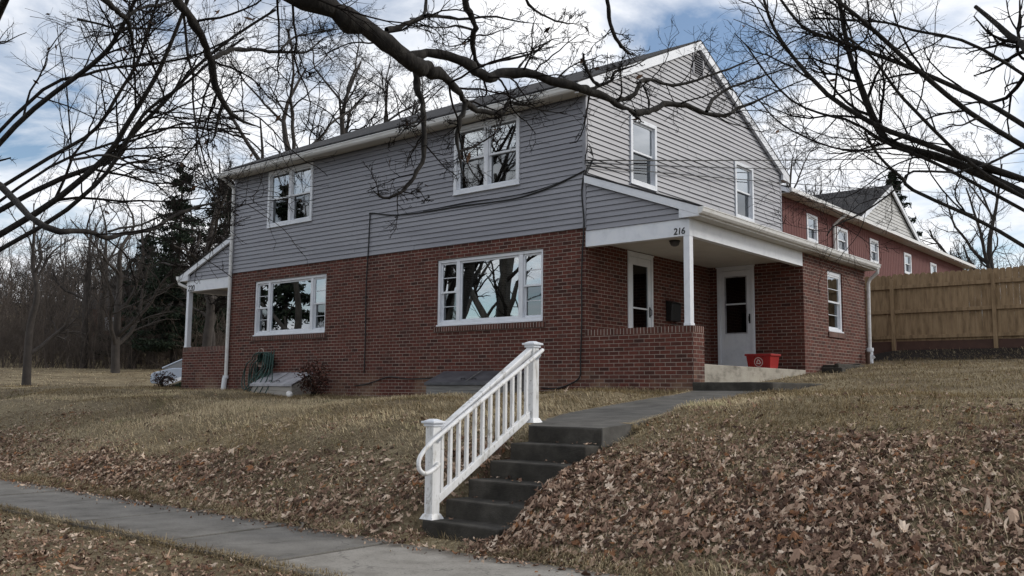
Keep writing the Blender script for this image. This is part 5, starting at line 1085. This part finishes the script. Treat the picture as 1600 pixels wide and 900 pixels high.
# ------------------------------------------------------------------ dead leaves and winter grass
def inpoly(x, y, poly_):
    c = np.zeros(len(x), bool); j = len(poly_)-1
    for i in range(len(poly_)):
        xi, yi = poly_[i]; xj, yj = poly_[j]; cond = ((yi > y) != (yj > y)) & (x < (xj-xi)*(y-yi)/(yj-yi+1e-12)+xi); c ^= cond; j = i
    return c
PATHP = PL+PR[::-1]
def blocked(x, y, m=0.0):
    b_ = (y > -m) & (y < 8.6) & (x > -13.2) & (x < 2.16)
    b_ |= (x > 2.1) & (x < 3.5+m) & (y > -.03-m) & (y < 2.1)
    b_ |= inpoly(x, y, PATHP)
    b_ |= (x > 3.14-m) & (x < 4.28+m) & (y > -7.17) & (y < -5.6) & (x > 3.14+.11*(y+7.15)-m) & (x < 4.14+.11*(y+7.15)+m)
    b_ |= (y > -9.0+m) & (y < -7.55-m)
    b_ |= (y < -11.7)
    return b_
def vnoise(x, y, s, seed):
    r0 = np.random.default_rng(seed); ph = r0.uniform(0, 6.28, (6, 2)); fr = r0.normal(size=(6, 2))*s
    return sum(np.sin(fr[i, 0]*x+fr[i, 1]*y+ph[i, 0]) for i in range(6))/6
def leafdens(x, y):
    """relative leaf cover 0..1"""
    n_ = vnoise(x, y, 1.8, 1)*.8+vnoise(x, y, 5.5, 2)*.8
    bd = 5.35+.26*np.clip(x-4.2, 0, 4)+.9*vnoise(x, y, 1.5, 9)
    right = sm(-y, bd-1.5, bd+1.0)**1.4*(1-.55*sm(-y, 7.1, 7.5))*sm(x, 3.9, 4.3)
    left = sm(-y, 5.6+.45*(1-sm(x, -.5, 1.5))+.5*vnoise(x, y, 1.2, 19), 6.95)*(1-sm(-y, 7.45, 7.7))*(1-sm(x, 3.0, 3.4))
    nearst = np.exp(-(((x-2.7)/.7)**2))*sm(-y, 5.2, 6.0)*(1-sm(-y, 7.4, 7.6))*.8
    verge = sm(-y, 9.0, 9.4)*.42
    sparse = .05
    d_ = np.maximum.reduce([right*.72, left*.66, nearst, verge])
    d_ = np.clip(d_+n_*.85*np.clip(d_*1.6, .08, 1), 0, 1)
    return np.clip(d_+sparse*(.6+.8*n_), 0, 1)
def leaf_template(lobes, rr):
    """outline of an oak or maple leaf, unit length, in the xy plane"""
    if lobes == 'maple':
        o_ = [(0, -.5), (.10, -.22), (.42, -.30), (.33, -.12), (.52, .05), (.30, .08), (.34, .28), (.14, .2), (0, .55), (-.14, .2), (-.34, .28), (-.30, .08), (-.52, .05), (-.33, -.12), (-.42, -.30), (-.10, -.22)]
    else:
        o_ = [(0, -.6), (.06, -.38), (.22, -.30), (.10, -.16), (.30, -.02), (.13, .08), (.27, .26), (.10, .30), (0, .55), (-.10, .30), (-.27, .26), (-.13, .08), (-.30, -.02), (-.10, -.16), (-.22, -.30), (-.06, -.38)]
    return np.array(o_)
rr = np.random.default_rng(101)
def scatter(n, x0, x1, y0, y1, dens, m=0.0):
    x = rr.uniform(x0, x1, n); y = rr.uniform(y0, y1, n); k = (rr.uniform(size=n) < dens(x, y)) & ~blocked(x, y, m); return x[k], y[k]
parts = [scatter(30000, 3.9, 9.5, -7.8, -3.2, leafdens), scatter(26000, -12, 3.4, -7.75, -4.6, leafdens), scatter(5500, -4, 6, -11.2, -9.0, leafdens), scatter(5200, -16, 3.3, -4.6, 0, leafdens), scatter(4200, 2.2, 12, -3.2, 9.5, leafdens, .02)]
lx = np.concatenate([p[0] for p in parts]); ly = np.concatenate([p[1] for p in parts])
# some lie on the sidewalk edge, the treads and the path edge
ex_ = rr.uniform(-9, 9, 260); ey_ = -7.58-np.abs(rr.normal(size=260))*.12
lz = hground(lx, ly)+.006+.04*rr.uniform(size=len(lx))*leafdens(lx, ly)
ez_ = np.full(260, SWZ+.012)
sx = rr.uniform(4.0, 4.3, 46); sk = rr.integers(0, 5, 46); sx = np.where(rr.uniform(size=46) < .35, rr.uniform(3.25, 4.1, 46), sx); sy = -7.15+.283*sk+rr.uniform(.05, .27, 46); sz = -4.155+.171*sk+.012
lx, ly, lz = np.r_[lx, ex_, sx], np.r_[ly, ey_, sy], np.r_[lz, ez_, sz]
n_ = len(lx); onstep = np.arange(n_) >= n_-46
ori = rr.uniform(0, 6.28, n_); tilt = np.minimum(np.abs(rr.normal(size=n_))*.27, .8)*np.where(leafdens(lx, ly) > .3, 1.15, .5); tdir = rr.uniform(0, 6.28, n_); size = rr.uniform(.036, .084, n_)*np.where(rr.uniform(size=n_) < .07, 1.4, 1)*np.where(rr.uniform(size=n_) < .25, .7, 1); curl = np.clip(rr.normal(size=n_)*1.0+.25, -1.8, 2); fold = np.clip(rr.normal(size=n_)*.6, -1.1, 1.1)
oval = np.array([(.30*math.sin(2*math.pi*k/16)*(1+.25*math.cos(2*math.pi*k/16)), -.55*math.cos(2*math.pi*k/16)) for k in range(16)]); torn = leaf_template('maple', rr)*np.where(np.arange(16)[:, None] < 6, .45, 1.0)
tpl = np.stack([leaf_template('maple', rr), leaf_template('oak', rr), oval, torn]); which = rr.choice(4, n_, p=[.34, .30, .18, .18])
O = tpl[which]*(1+rr.normal(size=(n_, 16, 1))*.16)*np.stack([rr.uniform(.6, 1.15, n_), np.ones(n_)], 1)[:, None, :]; O = np.concatenate([O, np.zeros((n_, 1, 2))], 1)
Zl = curl[:, None]*(O[..., 1]**2)*.8+np.abs(O[..., 0])*fold[:, None]+rr.normal(size=O.shape[:2])*.065
size = np.where(onstep, size*.75, size); L3 = np.concatenate([O, Zl[..., None]], -1)*size[:, None, None]
c, s = np.cos(ori), np.sin(ori); X_ = L3[..., 0]*c[:, None]-L3[..., 1]*s[:, None]; Y_ = L3[..., 0]*s[:, None]+L3[..., 1]*c[:, None]; Z_ = L3[..., 2]
ax, ay = np.cos(tdir)[:, None], np.sin(tdir)[:, None]; al = X_*ax+Y_*ay; ct, st_ = np.cos(tilt)[:, None], np.sin(tilt)[:, None]
al2 = al*ct-Z_*st_; Z2 = al*st_+Z_*ct; X2 = X_+(al2-al)*ax; Y2 = Y_+(al2-al)*ay
Z2 = Z2-np.minimum(Z2.min(1, keepdims=True), 0)*.75
gxs = np.where(onstep, 0, (hground(lx+.06, ly)-hground(lx-.06, ly))/.12).clip(-1, 1); gys = np.where(onstep | ((ly < -7.5) & (ly > -9.02)), 0, (hground(lx, ly+.06)-hground(lx, ly-.06))/.12).clip(-1, 1)
Z2 = Z2+gxs[:, None]*X2+gys[:, None]*Y2
fx, fy = scatter(60000, 3.9, 9.5, -7.8, -3.2, leafdens); gx_, gy_ = scatter(45000, -10, 3.4, -7.75, -4.6, leafdens); hx_, hy_ = rr.uniform(-8, 8, 900), -7.56-np.abs(rr.normal(size=900))*.16; kx, ky = scatter(9000, -4, 6, -11.2, -9.0, leafdens)
fx, fy = np.r_[fx, gx_, kx], np.r_[fy, gy_, ky]; Cf = np.r_[np.c_[fx, fy, hground(fx, fy)+rr.uniform(.004, .04, len(fx))], np.c_[hx_, hy_, np.full(900, SWZ+.012)]]
o = link_mesh('leaf_litter', *leafquads(Cf, .017, rr, 1.1), M['leaf'], None, uv=False); tag(o, 'crumbled bits of leaf litter between the fallen leaves', 'leaf litter', kind='stuff')
V = np.stack([X2+lx[:, None], Y2+ly[:, None], Z2+lz[:, None]], -1).reshape(-1, 3)
tri = np.array([[16, k, (k+1) % 16] for k in range(16)]); T_ = (tri[None]+(np.arange(n_)*17)[:, None, None]).reshape(-1, 3)
o = link_mesh('fallen_leaves', V, T_.ravel(), np.arange(len(T_))*3, np.full(len(T_), 3), M['leaf'], None, False, uv=False); tag(o, 'dry brown oak and maple leaves drifted over the bank and lawn', 'leaves', kind='stuff')

# grass: short bent straw blades, denser near the camera
def blades(x, y, hl, w, flat=True):
    n = len(x); z = hground(x, y); a = 2.6*vnoise(x, y, .9, 41)+1.5*vnoise(x, y, 3.2, 42)-1.6+rr.normal(size=n)*.75
    lean = np.clip(rr.normal(size=n)*.28+(1.22 if flat else .9), .3, 1.52); L = hl*rr.uniform(.45, 1.35, n); d_ = np.stack([np.cos(a), np.sin(a)], 1); s_ = np.stack([-np.sin(a), np.cos(a)], 1)*(w*rr.uniform(.6, 1.4, n))[:, None]/2
    gx1 = (hground(x+.05, y)-hground(x-.05, y))/.1; gy1 = (hground(x, y+.05)-hground(x, y-.05))/.1; sl_ = (gx1*d_[:, 0]+gy1*d_[:, 1]).clip(-.8, .8)
    b0 = np.stack([x, y], 1); ho = (L*np.sin(lean))[:, None]; vz = L*np.cos(lean)
    m_ = b0+d_*ho*.45; tp_ = b0+d_*ho; zm = z+vz*.8+sl_*ho[:, 0]*.45; zt = z+vz*.85+sl_*ho[:, 0]
    V = np.stack([np.c_[b0-s_, z-.004], np.c_[b0+s_, z-.004], np.c_[m_+s_*.9, zm], np.c_[m_-s_*.9, zm], np.c_[tp_, zt]], 1).reshape(-1, 3)
    i = np.arange(n)*5; loops = np.stack([i, i+1, i+2, i+3, i+3, i+2, i+4], 1).ravel(); st = np.stack([np.arange(n)*7, np.arange(n)*7+4], 1).ravel(); tot = np.tile([4, 3], n); return V, loops, st, tot
def gd(x, y):
    n_ = vnoise(x, y, 1.3, 5)*.6+vnoise(x, y, 4.7, 6)*.5; cov = np.clip(.66+n_, .06, 1)
    return cov*(1-.72*np.clip(leafdens(x, y)*1.2, 0, 1))
G = []
for n, (x0, x1, y0, y1), hl, w in [(95000, (3.2, 9.5, -7.6, -2.0), .095, .0044), (70000, (2.0, 12, -2.0, 10.8), .09, .006), (80000, (-8, 3.4, -7.6, -3.2), .095, .0054), (75000, (-14, 3.0, -4.2, -.02), .09, .0065), (45000, (-24, -8, -7.6, -.02), .07, .009), (26000, (-3.5, 6, -11.3, -8.98), .07, .004), (25000, (-34, -13.3, -2, 14), .07, .013), (45000, (-66, -26, 2, 44), .08, .03)]:
    x, y = scatter(n, x0, x1, y0, y1, gd, .0); G.append(blades(x, y, hl, w))
# taller tufts along the wall foot and the edges of the concrete
x = np.r_[rr.uniform(-11, 2.1, 5000), rr.uniform(-10, 2.7, 5000), rr.uniform(4.4, 10, 3500)]; y = np.r_[-.02-np.abs(rr.normal(size=5000))*.08, -7.5+np.abs(rr.normal(size=5000))*.05, -7.5+np.abs(rr.normal(size=3500))*.06]
k = ~blocked(x, y); G.append(blades(x[k], y[k], .10, .005, False))
x = np.r_[rr.uniform(-12, 9, 9000), rr.uniform(-4, 6.5, 7000)]; w_ = np.abs(vnoise(x, x*0, 3.0, 31))*.16+.02; y = np.r_[-7.55+rr.uniform(-.6, 1, 9000)*w_[:9000], -9.0-rr.uniform(-.8, 1, 7000)*w_[9000:]]
q_ = ~((x > 2.75) & (x < 4.4) & (y > -8)); x, y = x[q_], y[q_]; VB, lb_, sb_, tb_ = blades(x, y, .085, .0042); onslab = (np.repeat(y, 5) < -7.55) & (np.repeat(y, 5) > -9.0); VB[:, 2] = np.where(onslab, np.maximum(VB[:, 2]+.03, SWZ+.004), VB[:, 2]); G.append((VB, lb_, sb_, tb_))
pe = [(PL[i], PL[i+1]) for i in range(6)]+[(PR[i], PR[i+1]) for i in range(6)]
px_, py_ = [], []
for (xa, ya), (xb, yb) in pe:
    q = rr.uniform(.0 if ya > -5.3 else .95, 1, size=420); px_.append(xa+(xb-xa)*q+rr.normal(size=420)*.045); py_.append(ya+(yb-ya)*q)
px_, py_ = np.concatenate(px_), np.concatenate(py_); VB, lb_, sb_, tb_ = blades(px_, py_, .08, .0046); ip = inpoly(VB[:, 0], VB[:, 1], PATHP); VB[:, 2] = np.where(ip, np.maximum(VB[:, 2], pz(VB[:, 1])+.004), VB[:, 2]+.02); G.append((VB, lb_, sb_, tb_))
ob, lb, sb = 0, 0, 0; VV, LL, SS, TT = [], [], [], []
for V, l, s, tt in G: VV.append(V); LL.append(l+ob); SS.append(s+lb); TT.append(tt); ob += len(V); lb += len(l)
o = link_mesh('winter_grass', np.concatenate(VV), np.concatenate(LL), np.concatenate(SS), np.concatenate(TT), M['grass'], None, False, uv=False); tag(o, 'short straw coloured winter grass over the lawn', 'grass', kind='stuff')

# fallen sticks at the sidewalk edge
def stick(pix, w, label, fork=None):
    z = SWZ+.02; pts = []
    for u, v in pix: q = at(u, v, 1)-CAM; pts.append(CAM+q*((z-CAM[2])/q[2]))
    mb = MB(); mb.tube(crom(pts, 10), np.linspace(w, w*.6, 10), 6)
    if fork is not None:
        pf = []
        for u, v in fork: q = at(u, v, 1)-CAM; pf.append(CAM+q*((z-CAM[2])/q[2]))
        mb.tube(crom(pf, 8), np.linspace(w*.8, w*.4, 8), 6)
    tag(mb.build('fallen_stick', M['stick'], None, smooth=True), label, 'stick', 'sticks at the sidewalk edge')
stick([(440, 811), (455, 813), (466, 815), (473, 820), (465, 828)], .018, 'short forked grey stick on the sidewalk edge below the leaf drift', [(470, 816), (480, 818), (486, 816)])
stick([(309, 800), (320, 797), (334, 796)], .012, 'thin dark twig lying on the left sidewalk edge')
stick([(232, 784), (248, 780), (262, 776)], .010, 'thin pale twig at the grass edge nearest the left lawn tree')
